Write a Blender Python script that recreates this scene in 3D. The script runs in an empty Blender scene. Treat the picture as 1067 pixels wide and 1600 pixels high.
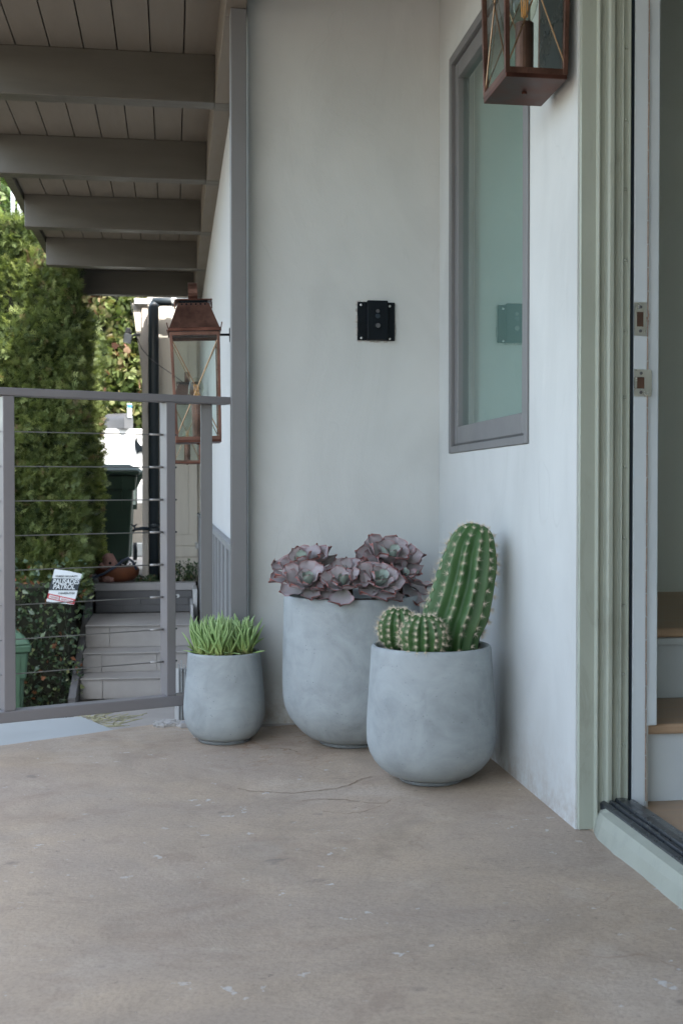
import bpy, math, random
from mathutils import Vector, Matrix, noise
R = math.radians
random.seed(7)
S = bpy.context.scene
COL = S.collection
# ------------------------------------------------------------------ camera
FPX = 1850.0; H = 0.76
YAW = math.atan(263/FPX); PITCH = math.atan(35/FPX)
cam = bpy.data.cameras.new('camera'); cam_o = bpy.data.objects.new('camera', cam); COL.objects.link(cam_o)
cam.sensor_fit = 'VERTICAL'; cam.sensor_height = 24; cam.lens = FPX/1600*24
cam.clip_start = .05; cam.clip_end = 500
cam_o.location = (0, 0, H); cam_o.rotation_euler = (R(90)-PITCH, 0, -YAW)
S.camera = cam_o
cam.dof.use_dof = True; cam.dof.focus_distance = 3.3; cam.dof.aperture_fstop = 5.6
# ------------------------------------------------------------------ world, sun, exposure
SUN_DIR = Vector((.30, -.62, .95)).normalized()          # towards the sun
world = bpy.data.worlds.new('World'); S.world = world; world.use_nodes = True
wn = world.node_tree.nodes; wl = world.node_tree.links; wn.clear()
sky = wn.new('ShaderNodeTexSky'); sky.sky_type = 'NISHITA'; sky.sun_disc = False
sky.sun_elevation = math.asin(SUN_DIR.z); sky.sun_rotation = math.atan2(SUN_DIR.x, SUN_DIR.y)
sky.dust_density = 2.5; sky.air_density = 1.0; sky.ozone_density = 1.0
bg = wn.new('ShaderNodeBackground'); bg.inputs[1].default_value = .15
wo = wn.new('ShaderNodeOutputWorld'); hs = wn.new('ShaderNodeHueSaturation'); hs.inputs['Saturation'].default_value = .70
wl.new(sky.outputs[0], hs.inputs['Color']); tint = wn.new('ShaderNodeMix'); tint.data_type = 'RGBA'; tint.blend_type = 'MULTIPLY'; tint.inputs[0].default_value = 1; tint.inputs[7].default_value = (1.0, 1.005, .955, 1)
wl.new(hs.outputs[0], tint.inputs[6]); wl.new(tint.outputs[2], bg.inputs[0]); wl.new(bg.outputs[0], wo.inputs[0])
sl = bpy.data.lights.new('sun', 'SUN'); sl.energy = 2.0; sl.angle = R(.6); sl.color = (1, .95, .88)
so = bpy.data.objects.new('sun', sl); COL.objects.link(so); so.rotation_euler = (-SUN_DIR).to_track_quat('-Z', 'Y').to_euler()
S.view_settings.view_transform = 'Standard'; S.view_settings.look = 'None'
S.view_settings.exposure = 2.74; S.view_settings.gamma = 1; S.view_settings.use_curve_mapping = False
S.render.resolution_x = 682; S.render.resolution_y = 1024
S.cycles.max_bounces = 10; S.cycles.diffuse_bounces = 6; S.cycles.transparent_max_bounces = 16

# ------------------------------------------------------------------ helpers
def ray(px, py):
    a = (px-533.5)/FPX; b = (py-800)/FPX
    fw = math.cos(PITCH)-b*math.sin(PITCH); up = -math.sin(PITCH)-b*math.cos(PITCH)
    return Vector((a*math.cos(YAW)+fw*math.sin(YAW), -a*math.sin(YAW)+fw*math.cos(YAW), up)), fw
def at(px, py, zc): d, f = ray(px, py); return Vector((0, 0, H))+d*(zc/f)
def onz(px, py, z): d, f = ray(px, py); return Vector((0, 0, H))+d*((z-H)/d.z)
def ony(px, py, y): d, f = ray(px, py); return Vector((0, 0, H))+d*(y/d.y)
def onx(px, py, x): d, f = ray(px, py); return Vector((0, 0, H))+d*(x/d.x)

def link(o): COL.objects.link(o); return o
def tag(o, label=None, cat=None, group=None, kind=None):
    if label: o['label'] = label
    if cat: o['category'] = cat
    if group: o['group'] = group
    if kind: o['kind'] = kind
    return o
def empty(name, loc, label, cat, group=None, rot=(0, 0, 0)):
    o = link(bpy.data.objects.new(name, None)); o.location = loc; o.rotation_euler = rot
    o.empty_display_size = .1
    return tag(o, label, cat, group)
class MB:
    def __init__(s): s.v = []; s.f = []; s.a = []
    def add(s, v, f, a=None):
        n = len(s.v); s.v += [tuple(p) for p in v]; s.f += [tuple(i+n for i in q) for q in f]
        if a is not None: s.a += list(a)
        return s
    def box(s, x0, x1, y0, y1, z0, z1):
        return s.add([(x0,y0,z0),(x1,y0,z0),(x1,y1,z0),(x0,y1,z0),(x0,y0,z1),(x1,y0,z1),(x1,y1,z1),(x0,y1,z1)],
                     [(0,3,2,1),(4,5,6,7),(0,1,5,4),(1,2,6,5),(2,3,7,6),(3,0,4,7)])
    def hexa(s, bottom, top):
        return s.add(list(bottom)+list(top), [(0,3,2,1),(4,5,6,7),(0,1,5,4),(1,2,6,5),(2,3,7,6),(3,0,4,7)])
    def bar(s, p, q, w, h, up=(0, 0, 1)):
        p = Vector(p); q = Vector(q); d = (q-p).normalized(); u = Vector(up); sx = d.cross(u)
        if sx.length < 1e-5: sx = d.cross(Vector((1, 0, 0)))
        sx.normalize(); u = sx.cross(d)
        c = [(-1,-1),(1,-1),(1,1),(-1,1)]
        return s.hexa([p+sx*(a*w/2)+u*(b*h/2) for a, b in c], [q+sx*(a*w/2)+u*(b*h/2) for a, b in c])
    def tube(s, pts, r, n=8, cap=True):
        pts = [Vector(p) for p in pts]; m = len(pts); rr = r if isinstance(r, (list, tuple)) else [r]*m
        base = len(s.v); prev = None
        for i, p in enumerate(pts):
            d = (pts[min(i+1, m-1)]-pts[max(i-1, 0)]).normalized()
            if prev is None:
                u = d.orthogonal().normalized()
            else:
                u = (prev-d*prev.dot(d)).normalized()
            prev = u; w = d.cross(u)
            for k in range(n):
                t = 2*math.pi*k/n; s.v.append(tuple(p+(u*math.cos(t)+w*math.sin(t))*rr[i]))
        for i in range(m-1):
            for k in range(n):
                a = base+i*n+k; b = base+i*n+(k+1) % n
                s.f.append((a, b, b+n, a+n))
        if cap:
            s.f.append(tuple(base+k for k in reversed(range(n)))); s.f.append(tuple(base+(m-1)*n+k for k in range(n)))
        return s
    def lathe(s, prof, n=64, c=(0, 0, 0)):
        base = len(s.v)
        for r, z in prof:
            for k in range(n):
                t = 2*math.pi*k/n; s.v.append((c[0]+r*math.cos(t), c[1]+r*math.sin(t), c[2]+z))
        for i in range(len(prof)-1):
            for k in range(n):
                a = base+i*n+k; b = base+i*n+(k+1) % n
                s.f.append((a, b, b+n, a+n))
        return s
    def prism(s, poly, ext):          # poly: 3-D points, ext: vector
        n = len(poly); e = Vector(ext)
        v = [Vector(p) for p in poly]; v2 = [p+e for p in v]
        s.add(v+v2, [tuple(reversed(range(n))), tuple(range(n, 2*n))]+[(i, (i+1) % n, n+(i+1) % n, n+i) for i in range(n)])
        return s
    def mesh(s, name, attr=None):
        me = bpy.data.meshes.new(name); me.from_pydata(s.v, [], s.f); me.update()
        if s.a:
            at_ = me.attributes.new(attr or 'shade', 'FLOAT', 'POINT'); at_.data.foreach_set('value', s.a)
        return me
    def build(s, name, mat, parent=None, smooth=False, bevel=0, attr=None, local=False, loc=None, rot=None, fix=True, seg=2):
        me = s.mesh(name, attr)
        if fix:
            import bmesh
            bm = bmesh.new(); bm.from_mesh(me); bmesh.ops.recalc_face_normals(bm, faces=bm.faces); bm.to_mesh(me); bm.free()
        me.materials.append(mat)
        if smooth: me.polygons.foreach_set('use_smooth', [True]*len(me.polygons))
        o = link(bpy.data.objects.new(name, me))
        if bevel:
            b = o.modifiers.new('bevel', 'BEVEL'); b.width = bevel; b.segments = seg; b.limit_method = 'ANGLE'; b.angle_limit = R(35)
        if loc: o.location = loc
        if rot: o.rotation_euler = rot
        if parent:
            o.parent = parent
            if not local:
                pm = Matrix.LocRotScale(parent.location, parent.rotation_euler, None)
                if parent.parent is None: o.matrix_parent_inverse = pm.inverted()
        return o
def child(o, name, mat, mb, **k):       # sub-part of a world-coordinate part (part origin = world origin offset by its parent)
    c = mb.build(name, mat, None, **k); c.parent = o
    return c
def copy(o, parent=None, loc=None, rot=None, scale=None):
    c = o.copy(); link(c)
    if parent: c.parent = parent
    if loc is not None: c.location = loc
    if rot is not None: c.rotation_euler = rot
    if scale is not None: c.scale = scale if not isinstance(scale, (int, float)) else (scale,)*3
    return c

# ------------------------------------------------------------------ materials
def nodes(name):
    m = bpy.data.materials.new(name); m.use_nodes = True; nt = m.node_tree
    b = nt.nodes['Principled BSDF']; return m, nt, b
def N(nt, t, **k):
    n = nt.nodes.new('ShaderNode'+t)
    for a, v in k.items():
        if a.startswith('i_'):
            key = a[2:]; key = int(key) if key.isdigit() else key.replace('_', ' ')
            n.inputs[key].default_value = v
        else: setattr(n, a, v)
    return n
def coords(nt, scale=(1, 1, 1), kind='Object'):
    tc = N(nt, 'TexCoord'); mp = N(nt, 'Mapping'); mp.inputs['Scale'].default_value = scale
    nt.links.new(tc.outputs[kind], mp.inputs[0]); return mp.outputs[0]
def geo_coords(nt, scale=(1, 1, 1)):
    tc = N(nt, 'NewGeometry'); mp = N(nt, 'Mapping'); mp.inputs['Scale'].default_value = scale
    nt.links.new(tc.outputs['Position'], mp.inputs[0]); return mp.outputs[0]
def nz(nt, vec, scale, detail=5, rough=.55, dist=0):
    n = N(nt, 'TexNoise'); n.inputs['Scale'].default_value = scale; n.inputs['Detail'].default_value = detail
    n.inputs['Roughness'].default_value = rough; n.inputs['Distortion'].default_value = dist
    nt.links.new(vec, n.inputs['Vector']); return n.outputs['Fac']
def ramp(nt, fac, stops, interp='LINEAR'):
    r = N(nt, 'ValToRGB'); cr = r.color_ramp; cr.interpolation = interp
    while len(cr.elements) < len(stops): cr.elements.new(.5)
    for e, (p, c) in zip(cr.elements, stops):
        e.position = p; e.color = (c[0], c[1], c[2], 1) if not isinstance(c, (int, float)) else (c, c, c, 1)
    nt.links.new(fac, r.inputs[0]); return r.outputs[0]
def mix(nt, fac, a, b, mode='MIX'):
    m = N(nt, 'Mix'); m.data_type = 'RGBA'; m.blend_type = mode
    for s_, v in ((m.inputs[0], fac), (m.inputs[6], a), (m.inputs[7], b)):
        if isinstance(v, (int, float)): s_.default_value = v
        elif isinstance(v, tuple): s_.default_value = (*v[:3], 1)
        else: nt.links.new(v, s_)
    return m.outputs[2]
def bump(nt, b, h, strength=.3, dist=.01, prev=None):
    n = N(nt, 'Bump'); n.inputs['Strength'].default_value = strength; n.inputs['Distance'].default_value = dist
    nt.links.new(h, n.inputs['Height'])
    if prev is not None: nt.links.new(prev, n.inputs['Normal'])
    nt.links.new(n.outputs[0], b.inputs['Normal']); return n.outputs[0]
def sc(c, k): return tuple(min(1, x*k) for x in c)
def painted(name, c, var=.12, rough=.5, scale=6, stretch=(1, 1, 1), bs=.15, bd=.002, fine=90, metal=0, geo=True, dirt=None):
    m, nt, b = nodes(name)
    v = geo_coords(nt, stretch) if geo else coords(nt, stretch)
    n1 = nz(nt, v, scale, 6, .6); n2 = nz(nt, v, fine, 3)
    col = ramp(nt, n1, [(.3, sc(c, 1-var)), (.7, sc(c, 1+var))])
    if dirt:
        d = ramp(nt, nz(nt, v, scale*2.3, 6, .7, .5), [(.55, 0.0), (.72, 1.0)])
        col = mix(nt, d, col, dirt)
    nt.links.new(col, b.inputs['Base Color'])
    b.inputs['Roughness'].default_value = rough; b.inputs['Metallic'].default_value = metal
    rr = ramp(nt, n1, [(.3, max(0, rough-.1)), (.7, min(1, rough+.1))]); nt.links.new(rr, b.inputs['Roughness'])
    hm = mix(nt, .5, n1, n2); bump(nt, b, hm, bs, bd)
    return m

def stucco(name, c):
    m, nt, b = nodes(name)
    v = geo_coords(nt); vs = geo_coords(nt, (1, 1, .45)); vd = geo_coords(nt, (1.2, 1.2, 1))
    big = nz(nt, v, 1.5, 4, .55, .6); mid = nz(nt, vs, 3.6, 6, .55, .9); tro = nz(nt, vd, 8, 6, .58, 1.2); fine = nz(nt, v, 160, 3)
    col = ramp(nt, mid, [(.28, sc(c, .83)), (.5, c), (.72, sc(c, 1.12))])
    col = mix(nt, .5, col, ramp(nt, big, [(.3, sc(c, .88)), (.7, sc(c, 1.06))]))
    # hairline scratches: thin contours of a stretched noise
    sn = nz(nt, geo_coords(nt, (1, 1, .5)), 3.2, 3, .5, .8)
    sub = N(nt, 'Math', operation='SUBTRACT', i_1=.52); nt.links.new(sn, sub.inputs[0])
    ab = N(nt, 'Math', operation='ABSOLUTE'); nt.links.new(sub.outputs[0], ab.inputs[0])
    ln = ramp(nt, ab.outputs[0], [(.0, 1.0), (.0035, 0.0)])
    msk = ramp(nt, nz(nt, v, 5, 2), [(.52, 0.0), (.62, .35)])
    col = mix(nt, mix(nt, 1.0, ln, msk, 'MULTIPLY'), col, sc(c, .8))
    sep = N(nt, 'SeparateXYZ'); nt.links.new(v, sep.inputs[0])
    low = ramp(nt, sep.outputs['Z'], [(.0, .8), (.07, .25), (.22, 0.0)])
    spl = mix(nt, 1.0, low, ramp(nt, nz(nt, v, 22, 6, .7), [(.40, 0.0), (.62, 1.0)]), 'MULTIPLY')
    col = mix(nt, spl, col, (.36, .30, .25))
    nt.links.new(col, b.inputs['Base Color']); b.inputs['Roughness'].default_value = .82
    b.inputs['Specular IOR Level'].default_value = .3
    n1 = bump(nt, b, tro, .22, .006); n2 = bump(nt, b, mid, .4, .014, n1); bump(nt, b, fine, .12, .0015, n2)
    return m

def floor_mat():
    m, nt, b = nodes('weathered_concrete')
    v = geo_coords(nt); c = (.43, .335, .248)
    big = nz(nt, v, 1.3, 5, .6, .7); mid = nz(nt, v, 5, 9, .7, .6); grain = nz(nt, v, 130, 4, .7); pit = nz(nt, geo_coords(nt, (1, 1.6, 1)), 42, 5, .7)
    streak = nz(nt, geo_coords(nt, (1, 1.25, 1)), 2.6, 8, .68, 1.3)
    col = ramp(nt, mid, [(.27, sc(c, .70)), (.5, c), (.73, sc(c, 1.18))])
    col = mix(nt, ramp(nt, big, [(.38, 0.0), (.60, .75)]), col, (.37, .30, .245))
    col = mix(nt, ramp(nt, streak, [(.52, 0.0), (.66, .6)]), col, (.29, .215, .165))
    col = mix(nt, ramp(nt, nz(nt, v, 1.9, 6, .65, .3), [(.54, 0.0), (.64, .6)]), col, (.50, .415, .34))
    # dark blots
    blot = nz(nt, geo_coords(nt, (1, 1.5, 1)), 7.5, 5, .6); col = mix(nt, ramp(nt, blot, [(.66, 0.0), (.72, .55)]), col, (.16, .135, .12))
    # white paint specks and scuffs
    sp = nz(nt, v, 26, 4, .6); spm = nz(nt, v, 2.6, 3)
    s1 = mix(nt, 1.0, ramp(nt, sp, [(.66, 0.0), (.69, .85)]), ramp(nt, spm, [(.42, 0.0), (.56, 1.0)]), 'MULTIPLY')
    col = mix(nt, s1, col, (.58, .56, .54))
    col = mix(nt, ramp(nt, grain, [(.3, .32), (.55, 0.0)]), col, (.14, .115, .10))
    col = mix(nt, ramp(nt, pit, [(.28, .75), (.36, 0.0)]), col, (.13, .11, .095))
    # meandering brown crack lines
    def contour(scale, lev, w, st, dist):
        n = nz(nt, geo_coords(nt, st), scale, 5, .55, dist)
        s_ = N(nt, 'Math', operation='SUBTRACT', i_1=lev); nt.links.new(n, s_.inputs[0])
        a_ = N(nt, 'Math', operation='ABSOLUTE'); nt.links.new(s_.outputs[0], a_.inputs[0])
        return ramp(nt, a_.outputs[0], [(.0, 1.0), (w, 0.0)])
    l1 = contour(1.2, .47, .0035, (1, 1.4, 1), .4); mk = ramp(nt, nz(nt, v, 1.7, 2), [(.52, 0.0), (.64, .5)])
    col = mix(nt, mix(nt, 1.0, l1, mk, 'MULTIPLY'), col, (.25, .17, .12))
    l2 = contour(.9, .56, .012, (1, .7, 1), .2); mk2 = ramp(nt, nz(nt, v, 1.1, 2), [(.48, 0.0), (.62, .22)])
    col = mix(nt, mix(nt, 1.0, l2, mk2, 'MULTIPLY'), col, (.45, .40, .36))
    ds = N(nt, 'VectorMath', operation='DISTANCE'); nt.links.new(v, ds.inputs[0]); ds.inputs[1].default_value = (.36, 3.62, -.02)
    near = ramp(nt, ds.outputs['Value'], [(.05, 1.0), (.42, 0.0)])
    rust = ramp(nt, nz(nt, v, 17, 5, .65, 1.5), [(.56, 0.0), (.66, .75)])
    col = mix(nt, mix(nt, 1.0, near, rust, 'MULTIPLY'), col, (.24, .13, .065))
    nt.links.new(col, b.inputs['Base Color'])
    nt.links.new(ramp(nt, mid, [(.3, .62), (.7, .85)]), b.inputs['Roughness'])
    n1 = bump(nt, b, mid, .35, .008); n2 = bump(nt, b, pit, .35, .004, n1); bump(nt, b, grain, .3, .0016, n2)
    return m

def pot_mat():
    m, nt, b = nodes('pale_blue_concrete')
    v = geo_coords(nt); c = (.305, .335, .345)
    blotch = nz(nt, v, 7.5, 8, .62, .8); cl = nz(nt, v, 19, 6, .6, .4); hz = nz(nt, geo_coords(nt, (1, 1, 4)), 9, 5, .6)
    col = ramp(nt, blotch, [(.28, sc(c, .70)), (.5, c), (.74, sc(c, 1.24))])
    vo = N(nt, 'TexVoronoi'); vo.inputs['Scale'].default_value = 95; nt.links.new(v, vo.inputs['Vector'])
    ph = mix(nt, 1.0, ramp(nt, vo.outputs['Distance'], [(.10, 1.0), (.17, 0.0)]), ramp(nt, nz(nt, v, 24, 3), [(.52, 0.0), (.60, .8)]), 'MULTIPLY')
    col = mix(nt, ph, col, (.12, .13, .135))
    col = mix(nt, ramp(nt, cl, [(.4, 0.0), (.75, .5)]), col, (.37, .395, .40))
    col = mix(nt, ramp(nt, hz, [(.5, 0.0), (.75, .4)]), col, (.25, .28, .29))
    dk = nz(nt, v, 34, 5, .7); col = mix(nt, ramp(nt, dk, [(.68, 0.0), (.74, .5)]), col, (.17, .19, .20))
    nt.links.new(col, b.inputs['Base Color']); nt.links.new(ramp(nt, blotch, [(.3, .6), (.7, .8)]), b.inputs['Roughness'])
    b.inputs['Specular IOR Level'].default_value = .35
    n1 = bump(nt, b, cl, .12, .004); bump(nt, b, nz(nt, v, 210, 3, .7), .14, .001, n1)
    return m

def leafy(name, stops, attr='shade', rough=.5, trans=.35, spec=.4):
    m, nt, b = nodes(name)
    a = N(nt, 'Attribute', attribute_name=attr)
    col = ramp(nt, a.outputs['Fac'], stops)
    nt.links.new(col, b.inputs['Base Color']); b.inputs['Roughness'].default_value = rough
    b.inputs['Specular IOR Level'].default_value = spec
    t = N(nt, 'BsdfTranslucent'); nt.links.new(mix(nt, 1.0, col, (1.0, 1.0, .55), 'MULTIPLY'), t.inputs[0])
    ms = N(nt, 'MixShader'); ms.inputs[0].default_value = trans
    nt.links.new(b.outputs[0], ms.inputs[1]); nt.links.new(t.outputs[0], ms.inputs[2])
    nt.links.new(ms.outputs[0], nt.nodes['Material Output'].inputs[0])
    return m
def schlick(nt, r0, power=5):
    lw = N(nt, 'LayerWeight'); lw.inputs[0].default_value = .5
    p = N(nt, 'Math', operation='POWER', i_1=power); nt.links.new(lw.outputs['Facing'], p.inputs[0])
    m_ = N(nt, 'Math', operation='MULTIPLY_ADD', i_1=1-r0, i_2=r0); nt.links.new(p.outputs[0], m_.inputs[0]); return m_
def glass_mat(name, tint=(.9, .95, .93), refl_rough=.02, ior=1.5):
    m, nt, b = nodes(name); nt.nodes.remove(b)
    tr = N(nt, 'BsdfTransparent'); tr.inputs[0].default_value = (*tint, 1)
    gl = N(nt, 'BsdfGlossy'); gl.inputs['Roughness'].default_value = refl_rough
    fr = schlick(nt, .06 if ior > 1.3 else .03)
    ms = N(nt, 'MixShader'); nt.links.new(fr.outputs[0], ms.inputs[0]); nt.links.new(tr.outputs[0], ms.inputs[1]); nt.links.new(gl.outputs[0], ms.inputs[2])
    nt.links.new(ms.outputs[0], nt.nodes['Material Output'].inputs[0]); return m

M = {}
M['stucco'] = stucco('pale_stucco', (.545, .56, .55))
M['floor'] = floor_mat()
M['pot'] = pot_mat()
M['rail'] = painted('grey_railing_paint', (.165, .157, .163), .06, .42, 5)
M['post'] = painted('grey_column_paint', (.150, .150, .152), .08, .5, 4)
M['beam'] = painted('taupe_beam_paint', (.082, .074, .060), .08, .45, 5, (1, 6, 6), .25, .002)
M['board'] = painted('taupe_board_paint', (.155, .133, .108), .07, .6, 4, (6, 1, 6), .2, .002)
M['rope'] = painted('steel_cable', (.30, .29, .28), .1, .5, 40, metal=.5)
M['copper'] = painted('aged_copper', (.135, .068, .050), .5, .40, 13, bs=.2, fine=60, metal=.65, dirt=(.07, .036, .028))
M['copperdark'] = painted('dark_copper', (.10, .042, .030), .5, .42, 15, metal=.8)
M['backpanel'] = painted('dark_lantern_back', (.055, .065, .072), .3, .3, 9, metal=.5)
M['brass'] = painted('brass_wire', (.30, .19, .11), .2, .35, 30, metal=.9)
M['black'] = painted('black_plastic', (.006, .009, .012), .2, .5, 20, bs=.05)
M['black'].node_tree.nodes['Principled BSDF'].inputs['Specular IOR Level'].default_value = .12
M['screw'] = painted('bright_screw', (.65, .66, .66), .1, .3, 50, metal=.9)
M['frame'] = painted('grey_window_frame', (.160, .160, .163), .05, .45, 5)
M['framedark'] = painted('dark_window_gasket', (.05, .05, .05), .05, .5, 5)
M['sage'] = painted('sage_green_paint', (.36, .39, .33), .09, .5, 7, (1, 1, .4), .3, .002, 60, dirt=(.30, .32, .265))
M['sagesill'] = painted('sage_sill_paint', (.325, .345, .295), .07, .5, 7, bs=.35, bd=.004, fine=60, dirt=(.28, .30, .26))
M['white'] = painted('white_jamb_paint', (.56, .615, .65), .04, .4, 5, bs=.12)
M['scar'] = painted('scraped_paint_edge', (.36, .27, .22), .3, .7, 40)
M['strike'] = painted('nickel_strike_plate', (.62, .62, .56), .08, .32, 30, metal=.75)
M['hole'] = painted('raw_wood_mortise', (.075, .038, .022), .4, .8, 40)
M['threshold'] = painted('dark_bronze_threshold', (.055, .062, .07), .15, .28, 12, metal=.4)
M['wood'] = painted('oak_tread', (.42, .29, .19), .14, .45, 6, (1, 8, 8), .2, .002)
M['interior'] = painted('grey_green_interior_paint', (.68, .73, .69), .04, .7, 2)
M['foot'] = painted('shaded_pot_foot', (.17, .185, .19), .2, .85, 30, bs=.3, dirt=(.12, .10, .085))  # shade under the pot belly put into the foot colour, with brown blotches
M['soil'] = painted('dark_soil', (.055, .035, .025), .5, .95, 60, bs=1, bd=.01, fine=120)
M['steps'] = painted('pale_concrete_steps', (.33, .315, .30), .12, .8, 4, bs=.3, bd=.004, dirt=(.33, .31, .29))
M['block'] = painted('painted_grey_block', (.135, .135, .14), .14, .8, 5, bs=.5, bd=.006)
M['cap'] = painted('grey_cap_stone', (.36, .35, .35), .08, .8, 5, bs=.3)
M['landing'] = painted('pale_blue_landing', (.33, .348, .35), .05, .6, 3, bs=.15)
M['path'] = painted('garden_path_concrete', (.33, .31, .29), .15, .85, 3, bs=.3)
M['earth'] = painted('dry_ground', (.22, .20, .17), .25, .95, 2, bs=.6, bd=.02)
M['siding'] = painted('beige_siding_paint', (.60, .56, .49), .06, .7, 6, (3, 3, .4), .3, .003)
M['panel'] = painted('white_panel_paint', (.50, .505, .505), .04, .6, 4)
M['wains'] = painted('grey_wainscot_paint', (.20, .205, .21), .05, .55, 4)
M['whitewall'] = painted('white_garden_wall_paint', (.80, .80, .78), .03, .8, 3, bs=.3, bd=.004)
M['pipe'] = painted('dark_blue_grey_pipe', (.030, .040, .048), .15, .4, 5)
M['pipelight'] = painted('pale_pipe_collar', (.6, .62, .62), .1, .5, 10)
M['trimwood'] = painted('pale_weathered_board', (.58, .53, .48), .1, .75, 6, (4, 4, .5), .3)
M['bin'] = painted('dark_green_plastic', (.008, .026, .017), .12, .42, 6)
M['binpale'] = painted('pale_bin_reflection', (.35, .42, .38), .1, .5, 6)  # colour of the light reflection painted on the rear bin
M['binlight'] = painted('faded_green_plastic', (.050, .105, .065), .12, .5, 6)
M['mail'] = painted('mailbox_grey', (.10, .10, .105), .1, .35, 8, metal=.3)
M['blue'] = painted('blue_print', (.03, .15, .55), .1, .5, 8)
M['signwhite'] = painted('sign_white', (.62, .67, .70), .05, .5, 9)
M['navy'] = painted('sign_navy', (.010, .020, .032), .1, .5, 9)
M['red'] = painted('sign_red', (.45, .02, .03), .1, .5, 9)
M['terra'] = painted('terracotta', (.17, .055, .022), .25, .7, 12)
M['pinkstone'] = painted('pinkish_stone', (.40, .22, .19), .3, .8, 20, bs=.6, bd=.01, dirt=(.10, .08, .07))
M['hose'] = painted('garden_hose', (.03, .045, .085), .2, .35, 10)
M['bark'] = painted('bark', (.12, .085, .06), .3, .9, 12, bs=.8, bd=.01)
M['core'] = painted('dark_core_olive', (.020, .022, .012), .4, .95, 9)  # dark colour of the light-blocking foliage cores, reused for twigs and fence
M['metalpole'] = painted('galvanised_pole', (.35, .37, .38), .1, .45, 8, metal=.3)
M['rubble'] = painted('broken_mortar', (.42, .40, .38), .3, .9, 40)
M['glass'] = glass_mat('lantern_glass')
M['bulb'] = glass_mat('bulb_glass', (.95, .95, .9), .02, 1.22)
# window pane: coated greenish glass in front of a drawn blind
m, nt, b = nodes('window_glass'); nt.nodes.remove(b)
tr = N(nt, 'BsdfTransparent'); tr.inputs[0].default_value = (.86, .95, .93, 1)
gl = N(nt, 'BsdfGlossy'); gl.inputs['Roughness'].default_value = .015; gl.inputs[0].default_value = (.84, .96, .92, 1)
fr = schlick(nt, .17, 3.8)
ms = N(nt, 'MixShader'); nt.links.new(fr.outputs[0], ms.inputs[0]); nt.links.new(tr.outputs[0], ms.inputs[1]); nt.links.new(gl.outputs[0], ms.inputs[2])
nt.links.new(ms.outputs[0], nt.nodes['Material Output'].inputs[0]); M['pane'] = m
M['blind'] = painted('grey_green_blind', (.20, .275, .255), .03, .8, 3)
M['filament'] = nodes('amber_filament')[0]
_b = M['filament'].node_tree.nodes['Principled BSDF']; _b.inputs['Base Color'].default_value = (.75, .32, .06, 1); _b.inputs['Roughness'].default_value = .4

M['cypress'] = leafy('cypress_foliage', [(0, (.020, .036, .014)), (.35, (.125, .170, .062)), (.7, (.25, .30, .11)), (.93, (.34, .38, .16)), (1, (.26, .19, .11))], trans=.4)
M['vine'] = leafy('vine_leaves', [(0, (.03, .05, .015)), (.35, (.085, .125, .035)), (.6, (.17, .20, .075)), (.8, (.24, .215, .11)), (.92, (.26, .14, .10)), (1, (.15, .07, .05))], trans=.35)
M['shrub'] = leafy('shrub_leaves', [(0, (.030, .060, .038)), (.4, (.070, .115, .065)), (.72, (.14, .20, .09)), (.9, (.24, .26, .12)), (.95, (.30, .13, .07)), (1, (.36, .17, .08))], rough=.35, trans=.2, spec=.6)
M['tree'] = leafy('tree_leaves', [(0, (.035, .07, .02)), (.5, (.09, .15, .04)), (1, (.20, .24, .09))], trans=.4)
M['finger'] = leafy('finger_leaves', [(0, (.50, .48, .22)), (.15, (.36, .46, .15)), (.5, (.28, .44, .16)), (1, (.40, .55, .26))], rough=.45, trans=.2)
M['echo'] = leafy('mauve_succulent_leaf', [(0, (.30, .32, .28)), (.40, (.335, .29, .30)), (.78, (.36, .26, .275)), (.90, (.46, .20, .19)), (1, (.50, .19, .16))], rough=.5, trans=.06)
M['echi'] = leafy('green_succulent_leaf', [(0, (.26, .37, .31)), (.55, (.32, .37, .33)), (.85, (.40, .34, .33)), (1, (.52, .26, .24))], rough=.5, trans=.06)
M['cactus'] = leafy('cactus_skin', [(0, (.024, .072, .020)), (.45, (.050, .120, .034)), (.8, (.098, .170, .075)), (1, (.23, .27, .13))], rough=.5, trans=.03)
M['spine'] = painted('straw_spines', (.62, .54, .42), .2, .6, 30)
M['areole'] = painted('felt_areoles', (.62, .54, .40), .2, .9, 60)

XW, YB, YD = .888, 3.912, 2.524
# ================================================================== SETTING
def slab_z(x): return -.030 if x <= .19 else -.030*(XW-x)/(XW-.19)
g = MB().add([(-200,-200,-1.3),(200,-200,-1.3),(200,200,-1.3),(-200,200,-1.3)], [(0,1,2,3)]).build('ground', M['earth']); tag(g, kind='structure')
# porch slab: edge runs under the railing
e0, e1, e2 = onz(0, 1165, -.03), onz(180, 1140, -.03), onz(290, 1125, -.03)
dirv = (e0-e2).normalized()
edge = [Vector((.235, 4.20, -.03))]
pts = [e2+(e0-e2)*(i/14) for i in range(0, 15)]+[e0+dirv*.25*i for i in range(1, 13)]
for i, p in enumerate(pts):
    k = .006*noise.noise(p*9)+.004*noise.noise(p*31)
    edge.append(Vector((p.x+dirv.y*k, p.y-dirv.x*k, -.03)))
far = edge[-1]; edge.append(Vector((far.x, -3.5, -.03)))
poly = edge+[Vector((.19, -3.5, -.03)), Vector((.19, 4.2, -.03))]
mb = MB(); n = len(poly)
mb.add([(p.x, p.y, p.z) for p in poly]+[(p.x, p.y, -.30) for p in poly], [tuple(range(n))]+[(i, (i+1) % n, n+(i+1) % n, n+i) for i in range(len(edge)-1)])
mb.add([(.19,-3.5,-.03),(XW+.03,-3.5,0.001),(XW+.03,4.2,0.001),(.19,4.2,-.03)], [(0,1,2,3)])
fl = mb.build('porch_floor', M['floor']); tag(fl, kind='structure')
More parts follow.
